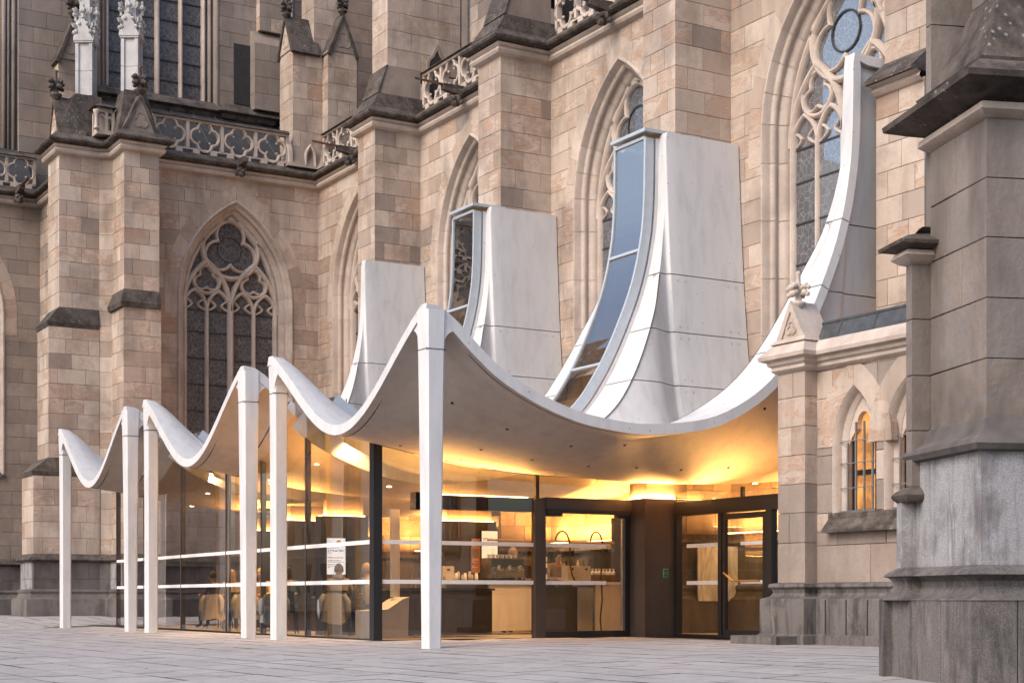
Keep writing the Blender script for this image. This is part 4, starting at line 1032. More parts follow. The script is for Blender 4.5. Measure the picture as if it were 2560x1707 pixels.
def cuty(bm, y):
    for dy in (-.015, .015):
        bmesh.ops.bisect_plane(bm, geom=bm.verts[:]+bm.edges[:]+bm.faces[:], plane_co=(0, y+dy, 0), plane_no=(0, 1, 0), dist=1e-5)
    bmesh.ops.delete(bm, geom=[f for f in bm.faces if abs(f.calc_center_median().y-y) < .0151], context='FACES')
def cutx(bm, x, y0, y1):
    for dx in (-.008, .008):
        fc = [f for f in bm.faces if y0 < f.calc_center_median().y < y1]
        gm = set(fc); [gm.update(f.edges) for f in fc]; [gm.update(f.verts) for f in fc]
        bmesh.ops.bisect_plane(bm, geom=list(gm), plane_co=(x+dx, 0, 0), plane_no=(1, 0, 0), dist=1e-5)
    bmesh.ops.delete(bm, geom=[f for f in bm.faces if abs(f.calc_center_median().x-x) < .0081 and y0 < f.calc_center_median().y < y1], context='FACES')
for si, sh in enumerate(SH):
    bm = bmesh.new(); rows = []
    for y in ys:
        a, b = sh.lim(y); f = sh.flange(y); E_ = edge_h(y)
        rows.append([bm.verts.new(p) for p in [Vector((a, y, E_)), Vector((a+f*.5, y, E_))]+[sh.pt(-1+2*i/NT_, y) for i in range(NT_+1)]+[Vector((b-f*.5, y, E_)), Vector((b, y, E_))]])
    for j in range(len(ys)-1):
        for i in range(NT_+4): bm.faces.new((rows[j][i], rows[j][i+1], rows[j+1][i+1], rows[j+1][i]))
    bmesh.ops.recalc_face_normals(bm, faces=bm.faces)
    if sum(f.normal.z for f in bm.faces) < 0: bmesh.ops.reverse_faces(bm, faces=bm.faces)
    if si < 2: cuty(bm, -9.25)
    for z in (7.27, 6.08, 4.98): cutz(bm, z, -5)
    # separate into panels by connectivity
    seen = set(); groups = []
    for f in bm.faces:
        if f in seen: continue
        st = [f]; seen.add(f); gp = []
        while st:
            q = st.pop(); gp.append(q)
            for e in q.edges:
                for nb_ in e.link_faces:
                    if nb_ not in seen: seen.add(nb_); st.append(nb_)
        groups.append(gp)
    roof = MB(); roof.add([(0, 0, -4), (.01, 0, -4), (0, .01, -4)], [(0, 1, 2)])
    rp = bpy.data.objects.new('shell_roof', None); col.objects.link(rp); c = Vector((sum(sh.lim(-6))/2, -6, 3)); rp.location = c; adopt(rp, pav, c)
    for gp in groups:
        if len(gp) < 3: continue
        idx = {}; vs = []; fs = []
        for f in gp:
            fi = []
            for v in f.verts:
                if v.index == -1 or v not in idx: idx[v] = len(vs); vs.append(v.co.copy())
                fi.append(idx[v])
            fs.append(fi)
        m = MB(); m.tone((RND.random(), .5, .5)); m.add(vs, fs); cc = sum(vs, Vector())/len(vs)
        o = m.build('shell_panel', 'white_concrete', rp, loc=cc, smooth=True)
        so = o.modifiers.new('thick', 'SOLIDIFY'); so.thickness = TK; so.offset = -1; so.use_even_offset = False; so.use_quality_normals = True; so.material_offset = 1 if cc.z < 4.9 else 0; o.data.materials.append(MATS['soffit_concrete_shaded'])
        es = o.modifiers.new('split', 'EDGE_SPLIT'); es.split_angle = math.radians(50)
    bm.free()
    # dark joint along the inside of the upright edges
    for sg in (-1, 1):
        jm = MB(); prev = None
        for i in range(40):
            z = 7.25-(7.25-3.75)*i/39
            lo, hi = -6.3, -1.9
            for _ in range(40):
                mid = (lo+hi)/2
                if edge_h(mid) < z: lo = mid
                else: hi = mid
            y = lo; xa, xb = sh.lim(y); f_ = sh.flange(y); p = Vector(((xa+f_-.004) if sg < 0 else (xb-f_+.004), y-.006, z+.006))
            if prev is not None: jm.add([prev, p, p+Vector((-sg*.024, .012, .006)), prev+Vector((-sg*.024, .012, .006))], [(0, 1, 2, 3)])
            prev = p
        jm.build('joint_seal', 'dark_joint', rp)
    # small round fixings beside the joints
    for z, dz in ((7.27, -.12), (6.08, .12), (6.08, -.12), (4.98, .12), (4.98, -.12)):
        for y in (-1.75, -1.55, -.45, -.25):
            a, b = 0., 1.
            for _ in range(40):
                mid = (a+b)/2
                if sh.z_at(mid, y)[0] < z+dz: a = mid
                else: b = mid
            xa, xb = sh.lim(y); px = (xa+xb)/2-a*((xb-xa)/2-sh.flange(y))
            m = MB(); m.tube([(px-.02, y, z+dz), (px+.008, y, z+dz)], .024, 8); m.build('fixing', 'alu_frame', rp)
    # slender posts with rounded shoulders
    xl, xr = sh.lim(-10.05)
    for sg, px in ((1, xl+.13), (-1, xr-.13)):
        m = MB(); m.tone((.4, .5, .5)); n = 16; zb = gz(px, -10.03)-.02
        prof = [(zb, .122), (2.2, .124), (3.9, .130), (4.40, .134), (4.62, .142), (4.99, .15)] if sg > 0 else [(zb, .116), (2.2, .132), (3.9, .150), (4.40, .157), (4.62, .164), (4.99, .170)]
        def ring(z, h): c = h*.22; return [(px-h+c, -10.03-h, z), (px+h-c, -10.03-h, z), (px+h, -10.03-h+c, z), (px+h, -10.03+h-c, z), (px+h-c, -10.03+h, z), (px-h+c, -10.03+h, z), (px-h, -10.03+h-c, z), (px-h, -10.03-h+c, z)]
        vs = [p for z, h in prof for p in ring(z, h)]; k = 8
        m.add(vs, [(i*k+j, i*k+(j+1) % k, (i+1)*k+(j+1) % k, (i+1)*k+j) for i in range(len(prof)-1) for j in range(k)]+[tuple(range(k-1, -1, -1))])
        po = m.build('post', 'post_concrete', pav)
        # fillets towards the front drape and towards the side edge
        for (dx, dy) in ((sg, 0), (0, 1)):
            f = MB(); f.tone((.4, .5, .5)); N = 12; top = []; bot = []
            for i in range(N+1):
                s_ = .08+.36*i/N
                X, Y = px+dx*s_, -10.03+dy*s_
                hu = (sh.z(X, -10.10) if dx else edge_h(Y))-TK*1.02
                gap = .50*(1-i/N)**2.6
                top.append((X, Y, hu+.06)); bot.append((X, Y, hu-gap))
            q = Vector((dy, dx, 0))*.135
            vs = [Vector(p)+q for p in top]+[Vector(p)+q for p in bot]+[Vector(p)-q for p in top]+[Vector(p)-q for p in bot]; M = N+1
            fs = []
            for i in range(N): fs += [(i, i+1, M+i+1, M+i), (2*M+i, 3*M+i, 3*M+i+1, 2*M+i+1), (M+i, M+i+1, 3*M+i+1, 3*M+i)]
            f.add(vs, fs); fo = f.build('shoulder', 'post_concrete', po); autosmooth(fixnormals(fo), 40)
        jb = MB(); jb.tone(); h = .164 if sg < 0 else .142; jb.box(px-h*.985, px+h*.985, -10.03-h*.985, -10.03+h*.985, 4.40, 4.412); jb.build('post_joint', 'paving_seam', po)
# drip groove along the soffit, just inside the front and end edges
for si, sh in enumerate(SH):
    def under(x, y, e):
        z = sh.z(x, y); n = Vector((-(sh.z(x+.01, y)-sh.z(x-.01, y))/.02, -(sh.z(x, y+.01)-sh.z(x, y-.01))/.02, 1)).normalized(); return Vector((x, y, z))-n*(TK+e)
    a, b = sh.lim(-10.05); lines = [[(a+.45+(b-a-.9)*i/60, -10.02) for i in range(61)]]
    if si == 2: lines.append([(sh.lim(-9.3+5.2*i/60)[1]-.12, -9.3+5.2*i/60) for i in range(61)])
    for ln in lines:
        g = MB()
        for i in range(60):
            (xa, ya), (xb, yb) = ln[i], ln[i+1]; d = Vector((xb-xa, yb-ya, 0)).normalized(); q = Vector((-d.y, d.x, 0))*.011
            p0, p1 = under(xa, ya, .004), under(xb, yb, .004); g.add([p0-q, p1-q, p1+q, p0+q], [(0, 1, 2, 3)])
        g.build('drip_groove', 'dark_joint', pav)
# dark tie holes in the soffit of the near shell
for i in range(7):
    for j in range(3):
        sh = SH[2]; x = 24.1+j*.95+RND.uniform(-.1, .1); y = -9.0+i*1.0+RND.uniform(-.15, .15)
        z = sh.z(x, y); nrm = Vector((-(sh.z(x+.01, y)-z)/.01, -(sh.z(x, y+.01)-z)/.01, 1)).normalized(); p = Vector((x, y, z))-nrm*(TK+.002)
        m = MB(); m.tube([p+nrm*.01, p-nrm*.004], .028, 10); m.build('tie_hole', 'dark_joint', pav)

# ---------------------------------------------------------------- glazed strips climbing between the shells
def roof_strip(x0, x1, first):
    root = bpy.data.objects.new('glazed_strip', None); col.objects.link(root); root.location = ((x0+x1)/2, -2.5, 5); adopt(root, pav, root.location)
    pts = []
    for y, e in [(yy, edge_h(yy)) for yy in ys if yy < -1.9]:
        if y < -9.15: continue
        off = .05+.23*max(0, min(1, (y+6.5)/3.2))
        t = Vector((0, 1, (edge_h(y+.01)-edge_h(y-.01))/.02)).normalized(); n = Vector((0, -t.z, t.y))
        if n.y > 0 and y > -5: n = -n
        pts.append((Vector((0, y, e))+n*off, n))
    pts.append((pts[-1][0]+Vector((0, 0, .10)), pts[-1][1]))
    cum = [0]
    for i in range(1, len(pts)): cum.append(cum[-1]+(pts[i][0]-pts[i-1][0]).length)
    T = cum[-1]; cuts = [0, T*.20, T*.40, T-4.9, T-2.35, T]
    def strip(mb, xa, xb, dn, i0, i1):
        for i in range(i0, i1):
            a, b = pts[i][0]+pts[i][1]*dn, pts[i+1][0]+pts[i+1][1]*dn
            mb.add([(xa, a.y, a.z), (xb, a.y, a.z), (xb, b.y, b.z), (xa, b.y, b.z)], [(0, 1, 2, 3)])
    for c in range(len(cuts)-1):
        i0 = min(range(len(cum)), key=lambda i: abs(cum[i]-cuts[c])); i1 = min(range(len(cum)), key=lambda i: abs(cum[i]-cuts[c+1]))
        g = MB(); strip(g, x0+.06, x1-.06, 0, i0, i1); g.build('roof_pane', 'roof_glass', root, smooth=True)
        p, n = pts[i1]; b = MB(); t = Vector((0, n.z, -n.y))
        vs = [Vector((xx, 0, 0))+p+n*k+t*s for xx in (x0+.05, x1-.05) for k, s in ((-.03, -.03), (.035, -.03), (.035, .03), (-.03, .03))]
        b.add(vs, [(0, 1, 2, 3), (7, 6, 5, 4), (0, 4, 5, 1), (1, 5, 6, 2), (2, 6, 7, 3), (3, 7, 4, 0)]); b.build('glazing_bar', 'alu_frame', root)
    N = len(pts)-1
    for xa, xb in ((x0, x0+.06), (x1-.06, x1)):
        f = MB(); strip(f, xa, xb, .03, 0, N)
        for xx in (xa, xb):
            for i in range(N):
                a, b = pts[i][0], pts[i+1][0]; na, nb2 = pts[i][1], pts[i+1][1]
                dp = .18 if xx in (x0, x1) else .05
                q0, q1, q2, q3 = a+na*.03, b+nb2*.03, b-nb2*dp, a-na*dp
                f.add([(xx, q0.y, q0.z), (xx, q1.y, q1.z), (xx, q2.y, q2.z), (xx, q3.y, q3.z)], [(0, 1, 2, 3)])
        o = f.build('strip_frame', 'alu_frame', root); autosmooth(fixnormals(o), 40)
        xs = xa if xa == x0 else xb; f = MB()
        for i in range(N):
            a, b = pts[i][0], pts[i+1][0]; na, nb2 = pts[i][1], pts[i+1][1]; q0, q1, q2, q3 = a-na*.2, b-nb2*.2, b-nb2*.62, a-na*.62
            for e in (-.03, .03): f.add([(xs+e, q0.y, q0.z), (xs+e, q1.y, q1.z), (xs+e, q2.y, q2.z), (xs+e, q3.y, q3.z)], [(0, 1, 2, 3)])
        f.build('strip_kerb', 'white_concrete', root)
    cap = MB(); cap.box(x0, x1+.1, -2.30, -1.40, 10.19, 10.255); cap.build('strip_cap', 'alu_frame', root)
    bk = MB(); bk.add([(x0+.1, -1.46, 4.5), (x1-.1, -1.46, 4.5), (x1-.1, -1.46, 10.2), (x0+.1, -1.46, 10.2)], [(0, 1, 2, 3)])
roof_strip(13.22, 14.34, False); roof_strip(20.32, 21.47, False)

# ---------------------------------------------------------------- glazed walls
def gy(x): return -9.27+(23.5-x)*.029
def soffit(x, y):
    for s in SH:
        a, b = s.lim(y)
        if a <= x <= b: return s.z(x, y)-TK
    return edge_h(y)+.06
def top_line(x0, x1, n=24): return [(x0+(x1-x0)*i/n, soffit(x0+(x1-x0)*i/n, gy(x0+(x1-x0)*i/n))) for i in range(n+1)]
front = bpy.data.objects.new('front_glazing', None); col.objects.link(front); front.location = (15, -9, 0); adopt(front, pav, front.location)
FJ = [7.1, 9.6, 12.6, 15.75, 17.9, 20.3, 23.44]
for a, b in zip(FJ[:-1], FJ[1:]):
    tl = top_line(a+.008, b-.008); m = MB(); vs = [(x, gy(x), 0.015) for x, z in tl]+[(x, gy(x), z+.03) for x, z in tl]; n = len(tl)
    m.add(vs, [(i, i+1, n+i+1, n+i) for i in range(n-1)]); m.build('glass_pane', 'pane_glass', front)
    for z in (1.0, 1.68):
        f = MB(); f.add([(x, gy(x)+.004*k, z+dz) for k in (0,) for dz in (-.035, .035) for x in (a+.01, b-.01)], [(0, 1, 3, 2)]); f.v = [(p[0], p[1]-.006, p[2]) for p in f.v]; f.build('safety_band', 'band_film', front)
for x in FJ[:-1]:
    m = MB(); z = soffit(x, gy(x)); m.box(x-.022, x+.022, gy(x)-.012, gy(x)+.10, 0, z); m.build('glass_fin', 'dark_cladding', front)
m = MB(); m.box(23.36, 23.53, -9.32, -9.16, 0, soffit(23.45, -9.25)+.02); m.build('corner_column', 'black_metal', pav)
th_ = MB(); th_.add([(x, gy(x)-.03+k*.08, .0+z) for x in (7.1, 23.4) for k, z in ((0, 0), (0, .02), (1, .02), (1, 0))], [(0, 1, 2, 3), (7, 6, 5, 4), (0, 4, 5, 1), (1, 5, 6, 2)]); th_.build('floor_track', 'black_metal', front)
# black capping line where the glass meets the soffit
for a, b in ((7.46, 12.3), (13.8, 19.6), (21.1, 23.45)):
    m = MB(); n = 24
    for i in range(n):
        xa, xb = a+(b-a)*i/n, a+(b-a)*(i+1)/n; za, zb = soffit(xa, gy(xa)), soffit(xb, gy(xb))
        m.add([(xa, gy(xa)-.03, za-.015), (xb, gy(xb)-.03, zb-.015), (xb, gy(xb)-.03, zb+.03), (xa, gy(xa)-.03, za+.03)], [(0, 1, 2, 3)])
    m.build('head_seal', 'dark_joint', front)
# end wall of glass under the middle of the near shell
endg = bpy.data.objects.new('end_glazing', None); col.objects.link(endg); endg.location = (23.5, -6, 0); adopt(endg, pav, endg.location)
def end_pane(y0, y1, z0, z1=None, x=23.5, name='glass_pane'):
    n = 16; m = MB(); yy = [y0+(y1-y0)*i/n for i in range(n+1)]
    vs = [(x, y, z0) for y in yy]+[(x, y, z1 if z1 is not None else soffit(x, y)+.03) for y in yy]
    m.add(vs, [(i, i+1, n+1+i+1, n+1+i) for i in range(n)]); return m.build(name, 'pane_glass', endg)
end_pane(-9.16, -6.12, .015); end_pane(-6.0, -3.95, 2.52)
for z in (1.0, 1.68):
    m = MB(); m.add([(23.508, -9.15, z-.035), (23.508, -6.13, z-.035), (23.508, -6.13, z+.035), (23.508, -9.15, z+.035)], [(0, 1, 2, 3)]); m.build('safety_band', 'band_film', endg)
m = MB(); n = 24
for i in range(n):
    ya, yb = -9.2+6.0*i/n, -9.2+6.0*(i+1)/n
    m.add([(23.53, ya, soffit(23.53, ya)-.015), (23.53, yb, soffit(23.53, yb)-.015), (23.53, yb, soffit(23.53, yb)+.03), (23.53, ya, soffit(23.53, ya)+.03)], [(0, 1, 2, 3)])
m.build('head_seal', 'dark_joint', endg)
m = MB(); m.box(23.42, 23.56, -6.12, -5.90, 0, 2.52); m.build('door_post', 'bronze_panel', endg)
m = MB(); m.box(23.46, 23.53, -6.09, -6.02, 2.52, soffit(23.5, -6.05)+.02); m.build('transom_post', 'black_metal', endg)
m = MB(); m.box(23.30, 23.46, -8.36, -6.12, 2.27, 2.52); m.build('transom_beam', 'black_metal', endg)
m = MB(); m.box(23.28, 23.50, -8.50, -8.36, 2.25, 2.55); m.build('beam_end_box', 'black_metal', endg)
m = MB(); m.box(23.44, 23.58, -5.90, -3.96, 2.34, 2.54); m.build('door_head', 'bronze_panel', endg)
m = MB(); m.box(23.46, 23.60, -5.90, -3.93, 2.26, 2.338); m.build('door_track', 'black_metal', endg)
for y0 in (-5.86, -4.35):
    m = MB(); m.box(23.46, 23.59, y0, y0+.30, 2.20, 2.258); m.build('door_closer', 'black_metal', endg)
door = bpy.data.objects.new('glass_door', None); col.objects.link(door); door.location = (23.5, -4.95, 0); adopt(door, pav, door.location)
m = MB(); m.add([(23.50, -5.89, .12), (23.50, -4.14, .12), (23.50, -4.14, 2.25), (23.50, -5.89, 2.25)], [(0, 1, 2, 3)]); m.build('glass_pane', 'pane_glass', door)
m = MB(); m.box(23.47, 23.53, -4.14, -4.03, .0, 2.258); m.build('door_stile', 'black_metal', door)
m = MB(); m.box(23.47, 23.53, -4.20, -4.142, .12, 2.20); m.build('door_edge', 'steel', door)
m = MB(); m.box(23.46, 23.54, -5.90, -4.142, .0, .12); m.build('door_rail', 'black_metal', door)
for z in (1.0, 1.68):
    m = MB(); m.add([(23.507, -5.88, z-.035), (23.507, -4.55, z-.035), (23.507, -4.55, z+.035), (23.507, -5.88, z+.035)], [(0, 1, 2, 3)]); m.build('safety_band', 'band_film', door)
# bronze-clad pillar with hidden uplights
pl = MB(); pl.box(23.44, 24.0, -4.025, -3.30, 0, 2.56); plo = pl.build('clad_pillar', 'bronze_panel', pav)
m = MB(); m.box(23.40, 23.94, -3.95, -3.02, 2.56, 2.86); m.build('pillar_head', 'bronze_panel', plo)
m = MB(); m.box(24.0, 24.02, -3.60, -3.52, 1.12, 1.25); kp = m.build('keypad', 'black_metal', plo)
m = MB(); m.box(24.0, 24.014, -3.612, -3.508, 1.108, 1.262); m.build('keypad_light', 'led_green', plo)
for i in range(3):
    for j in range(3): b = MB(); b.box(24.02, 24.024, -3.588+j*.021, -3.573+j*.021, 1.15+i*.028, 1.168+i*.028); b.build('key', 'steel', plo)
# second glazed screen with a door, turning towards the annex
scr = bpy.data.objects.new('entrance_screen', None); col.objects.link(scr); scr.location = (25.3, -3.3, 0); adopt(scr, pav, scr.location)
m = MB(); m.box(24.0, 28.35, -3.36, -3.22, 2.24, 2.50); m.build('screen_beam', 'black_metal', scr)
for x0, x1 in ((24.0, 24.07), (25.30, 25.40), (26.63, 26.78), (28.2, 28.3)):
    m = MB(); m.box(x0, x1, -3.355, -3.225, 0, 2.24); m.build('screen_post', 'black_metal', scr)
m = MB(); m.box(24.07, 28.2, -3.35, -3.23, 0, .06); m.build('screen_sill', 'black_metal', scr)
for x0, x1, nm in ((24.07, 25.30, 'glass_pane'), (26.78, 28.2, 'glass_pane')):
    m = MB(); m.add([(x0, -3.29, .06), (x1, -3.29, .06), (x1, -3.29, 2.24), (x0, -3.29, 2.24)], [(0, 1, 2, 3)]); m.build(nm, 'pane_glass', scr)
m = MB(); m.add([(24.0, -3.29, 2.5), (28.3, -3.29, 2.5), (28.3, -3.29, 2.68), (24.0, -3.29, 2.68)], [(0, 1, 2, 3)]); m.build('glass_pane', 'pane_glass', scr)
for z in (1.0, 1.68):
    m = MB(); m.add([(24.3, -3.298, z-.035), (25.29, -3.298, z-.035), (25.29, -3.298, z+.035), (24.3, -3.298, z+.035)], [(0, 1, 2, 3)]); m.build('safety_band', 'band_film', scr)
d2 = bpy.data.objects.new('entrance_door', None); col.objects.link(d2); d2.location = (26, -3.3, 0); adopt(d2, pav, d2.location)
for x0, x1, z0, z1 in ((25.42, 25.50, .06, 2.22), (26.53, 26.61, .06, 2.22), (25.50, 26.53, .06, .16), (25.50, 26.53, 2.12, 2.22)):
    m = MB(); m.box(x0, x1, -3.34, -3.28, z0, z1); m.build('door_frame', 'black_metal', d2)
m = MB(); m.add([(25.50, -3.31, .16), (26.53, -3.31, .16), (26.53, -3.31, 2.12), (25.50, -3.31, 2.12)], [(0, 1, 2, 3)]); m.build('glass_pane', 'pane_glass', d2)
m = MB(); m.tube([(25.52, -3.40, 1.17), (25.78, -3.40, 1.02), (26.52, -3.40, 1.02)], .018, 8); m.build('push_bar', 'brass', d2)
for z in (1.0, 1.68):
    m = MB(); m.add([(25.9, -3.318, z-.03), (26.5, -3.318, z-.03), (26.5, -3.318, z+.03), (25.9, -3.318, z+.03)], [(0, 1, 2, 3)]); m.build('safety_band', 'band_film', d2)
m = MB(); m.box(25.9, 25.96, -3.32, -3.26, 2.5, 2.68); m.build('transom_post', 'black_metal', scr)
# ================================================================ inside the pavilion
def sub(name, parent, loc):
    o = bpy.data.objects.new(name, None); col.objects.link(o); o.location = loc; adopt(o, parent, loc); return o
fl = MB(); fl.tone((.5, .5, .5)); fl.add([(6.9, gy(6.9)+.02, .006), (23.46, gy(23.46)+.02, .006), (23.46, -3.3, .006), (28.4, -3.26, .006), (28.4, -.05, .006), (6.9, -.05, .006)], [tuple(range(6))])
fl.build('cafe_floor', 'interior_floor', pav)
LED = []
def led(x0, x1, y0, y1, z, power, down=False, parent=pav):
    m = MB(); m.box(x0, x1, y0, y1, z, z+.012); m.build('led_strip', 'led_warm', parent)
    a = bpy.data.lights.new('led_light', 'AREA'); a.shape = 'RECTANGLE'; a.size = max(.03, x1-x0); a.size_y = max(.03, y1-y0); a.energy = power*1.9; a.color = (1, .46, .11)
    o = bpy.data.objects.new('led_light', a); col.objects.link(o); o.location = ((x0+x1)/2, (y0+y1)/2, z+.03); o.rotation_euler = (PI, 0, 0); LED.append(o)
led(23.33, 23.43, -8.30, -6.20, 2.525, 55)                       # on the transom beam
led(23.44, 23.98, -4.01, -3.965, 2.562, 22, parent=plo); led(23.95, 23.99, -3.95, -3.32, 2.562, 34, parent=plo)
led(23.5, 23.9, -3.8, -3.2, 2.862, 42, parent=plo)               # on the pillar head, hard under the shell
led(24.2, 26.4, -3.10, -3.02, 2.50, 16)
# recessed downlights in the soffit
for (x, y) in ((22.3, -8.4), (22.4, -7.0), (22.3, -5.4), (21.0, -4.2), (20.6, -8.3), (18.6, -8.2), (18.2, -6.4), (16.2, -8.2), (14.9, -7.9), (11.2, -7.8), (9.2, -7.5), (21.4, -6.6), (24.2, -1.6), (12.6, -8.0), (16.9, -8.5)):
    z = soffit(x, y)-.012; m = MB(); m.tube([(x, y, z+.03), (x, y, z)], .05, 10); m.build('downlight', 'spot_lens', pav)
    a = bpy.data.lights.new('down_light', 'SPOT'); a.energy = 190; a.color = (1, .58, .24); a.spot_size = 1.75; a.spot_blend = .6; a.shadow_soft_size = .06
    o = bpy.data.objects.new('down_light', a); col.objects.link(o); o.location = (x, y, z-.03)
# church buttress feet clad as dark cabinets, coves of light on top
for i in (0, 1, 2):
    x0, x1 = BX[i]; ch = 2.42
    m = MB(); m.box(x0-.32, x1+.32, -2.05, -1.78, 0, ch); cb = m.build('wall_cabinet', 'dark_cladding', pav)
    m = MB(); m.box(x0-.32, x1+.32, -1.70, -1.66, ch-.3, ch+.30); m.build('cove_board', 'bronze_panel', cb)
    led(x0-.28, x1+.28, -1.90, -1.82, ch+.004, 42, parent=cb)
for x0, x1, p in ((7.6, 12.9, 140), (14.7, 20.0, 150), (21.8, 27.0, 70)): led(x0, x1, -.36, -.30, 2.06, p)
# free-standing clad pillars in the room
def room_pillar(x0, x1, y0, y1, h, pw):
    m = MB(); m.box(x0, x1, y0, y1, 0, h); o = m.build('room_pillar', 'dark_cladding', pav)
    m = MB(); m.box(x0+.12, x1-.12, y0+.12, y1-.05, h, h+.32); m.build('pillar_head', 'bronze_panel', o)
    led(x1-.10, x1-.04, y0+.05, y1-.05, h+.003, pw, parent=o); led(x0+.05, x1-.12, y0+.04, y0+.10, h+.003, pw, parent=o); return o
rp1 = room_pillar(16.6, 17.2, -4.55, -3.25, 2.42, 26)
rp2 = room_pillar(10.2, 10.8, -6.4, -5.2, 2.40, 20)
rp3 = room_pillar(15.5, 16.0, -7.75, -6.75, 2.40, 24)
rp4 = room_pillar(19.2, 19.6, -8.5, -7.55, 2.32, 18)

# ---------------------------------------------------------------- notices
def text_obj(name, s, size, mat, parent, loc, rotz, bold=False, align='LEFT', sp=1.):
    cu = bpy.data.curves.new(name, 'FONT'); cu.body = s; cu.size = size; cu.align_x = align; cu.space_line = sp; cu.offset = .0015 if bold else .0
    cu.extrude = 0
    o = bpy.data.objects.new(name, cu); col.objects.link(o)
    dg = bpy.context.evaluated_depsgraph_get(); me = bpy.data.meshes.new_from_object(o.evaluated_get(dg)); bpy.data.objects.remove(o)
    me.materials.clear(); me.materials.append(MATS[mat]); ob = bpy.data.objects.new(name, me); col.objects.link(ob)
    ob.rotation_euler = (PI/2, 0, rotz); ob.location = loc; adopt(ob, parent, loc); return ob
plain('ink_dark', (.05, .05, .06), .8); plain('ink_red', (.35, .06, .04), .8); plain('ink_white', (.85, .85, .82), .8)
def notice(name, label, x, y0, y1, z0, z1, mat, hang=None):
    t = thing(name, label, 'sign', (x, (y0+y1)/2, z0)); m = MB(); m.box(x-.03, x, y0, y1, z0, z1); m.build('housing', 'screen_black', t)
    m = MB(); m.add([(x+.003, y0+.008, z0+.008), (x+.003, y1-.008, z0+.008), (x+.003, y1-.008, z1-.008), (x+.003, y0+.008, z1-.008)], [(0, 1, 2, 3)]); m.build('display', mat, t); return t
RX = PI/2
n1 = notice('info_screen', 'white upright event screen with dated text behind the front glass', 20.4, -8.80, -8.40, 1.16, 1.86, 'screen_white')
def ruled(par, x, y0, z, w, mat, h=.010):
    m = MB(); y = y0
    while y < y0+w-.02:
        L = min(RND.uniform(.02, .06), y0+w-y); m.add([(x, y, z), (x, y+L, z), (x, y+L, z+h), (x, y, z+h)], [(0, 1, 2, 3)]); y += L+.008
    m.build('printed_line', mat, par, kind='stuff')
text_obj('lettering', '5. Februar 2025', .050, 'ink_dark', n1, (20.407, -8.775, 1.60), RX, True)
for z, w_, mt, h in ((1.655, .22, 'ink_dark', .006), (1.57, .10, 'ink_dark', .008), (1.475, .34, 'ink_red', .016), (1.425, .27, 'ink_dark', .011), (1.397, .34, 'ink_dark', .011), (1.35, .21, 'ink_dark', .011), (1.322, .33, 'ink_dark', .011), (1.295, .07, 'ink_dark', .009)): ruled(n1, 20.407, -8.775, z, w_, mt, h)
dm = MB(); pts = [(20.406, -8.55+.05*math.cos(PI*i/10), 1.77+.05*math.sin(PI*i/10)) for i in range(11)]; dm.add(pts, [tuple(range(11))]); plain('sun_yellow', (.9, .55, .08), .7); dm.build('sun_mark', 'sun_yellow', n1)
n2 = notice('poster_screen', 'tall lit poster reading STILLE on the dark pillar', 17.25, -3.66, -3.24, 1.30, 2.22, 'screen_warm')
text_obj('lettering', 'STILLE', .085, 'ink_dark', n2, (17.257, -3.62, 2.0), RX, True)
for k in range(7): ruled(n2, 17.257, -3.42, 1.80-k*.05, .12, 'ink_dark', .006)
n3 = notice('brown_poster', 'brown poster lettered Reb with a small photograph on the dark pillar', 17.23, -3.92, -3.67, 1.28, 2.05, 'screen_brown')
text_obj('lettering', 'Reb', .10, 'ink_white', n3, (17.237, -3.90, 1.92), RX)
for z, w_, h in ((2.01, .10, .014), (1.985, .17, .012), (1.87, .08, .012), (1.585, .18, .014), (1.56, .17, .014), (1.535, .06, .014), (1.51, .15, .010), (1.42, .07, .008), (1.40, .15, .008)): ruled(n3, 17.237, -3.89, z, w_, 'ink_white', h)
pm = MB(); pm.add([(17.237, -3.88, 1.62), (17.237, -3.72, 1.62), (17.237, -3.72, 1.82), (17.237, -3.88, 1.82)], [(0, 1, 2, 3)]); pm.build('photo_field', 'knit', n3)
aw = thing('wall_panel', 'pale grey blurred print hung on the church wall behind the entrance door', 'picture', (21.75, -.45, .66))
m = MB(); m.box(21.70, 21.74, -1.08, .0, .66, 1.80); m.build('panel_board', 'art_print', aw)
sg_ = thing('sign_stele', 'tall narrow white board rising from a grey bench by the end window', 'sign', (22.2, -8.25, 0))
m = MB(); m.box(22.17, 22.22, -8.34, -8.17, .74, 2.32); m.build('board', 'counter_white', sg_)
m = MB(); m.prism([(22.6, -8.95, 0), (22.6, -8.2, 0), (22.6, -8.17, .74), (22.6, -8.30, .70), (22.6, -8.60, .52), (22.6, -8.95, .50)], (-.6, 0, 0)); m.build('bench', 'counter_white', sg_)

# ---------------------------------------------------------------- bar
bar = thing('bar_counter', 'long cafe bar with pale fronts and dark end block', 'counter', (20.6, -5, 0))
m = MB(); m.box(20.2, 20.95, -6.6, -5.62, .08, .98); m.build('dark_front', 'dark_cladding', bar)
m = MB(); m.box(20.2, 21.0, -5.60, -4.62, .08, .98); m.build('pale_front', 'counter_white', bar)
m = MB(); m.box(20.15, 20.92, -4.60, -3.55, .06, .95); m.build('steel_front', 'dark_cladding', bar)
m = MB(); m.box(20.15, 20.95, -3.53, -3.12, .06, .95); m.build('side_panel', 'steel', bar)
m = MB(); m.box(20.1, 20.98, -3.10, -2.30, .02, 1.02); m.build('pale_front', 'counter_white', bar)
m = MB(); m.box(20.05, 21.04, -5.62, -2.4, .99, 1.05); m.build('worktop', 'counter_white', bar)
m = MB(); m.box(20.1, 20.99, -6.65, -5.63, .99, 1.03); m.build('worktop', 'dark_cladding', bar)
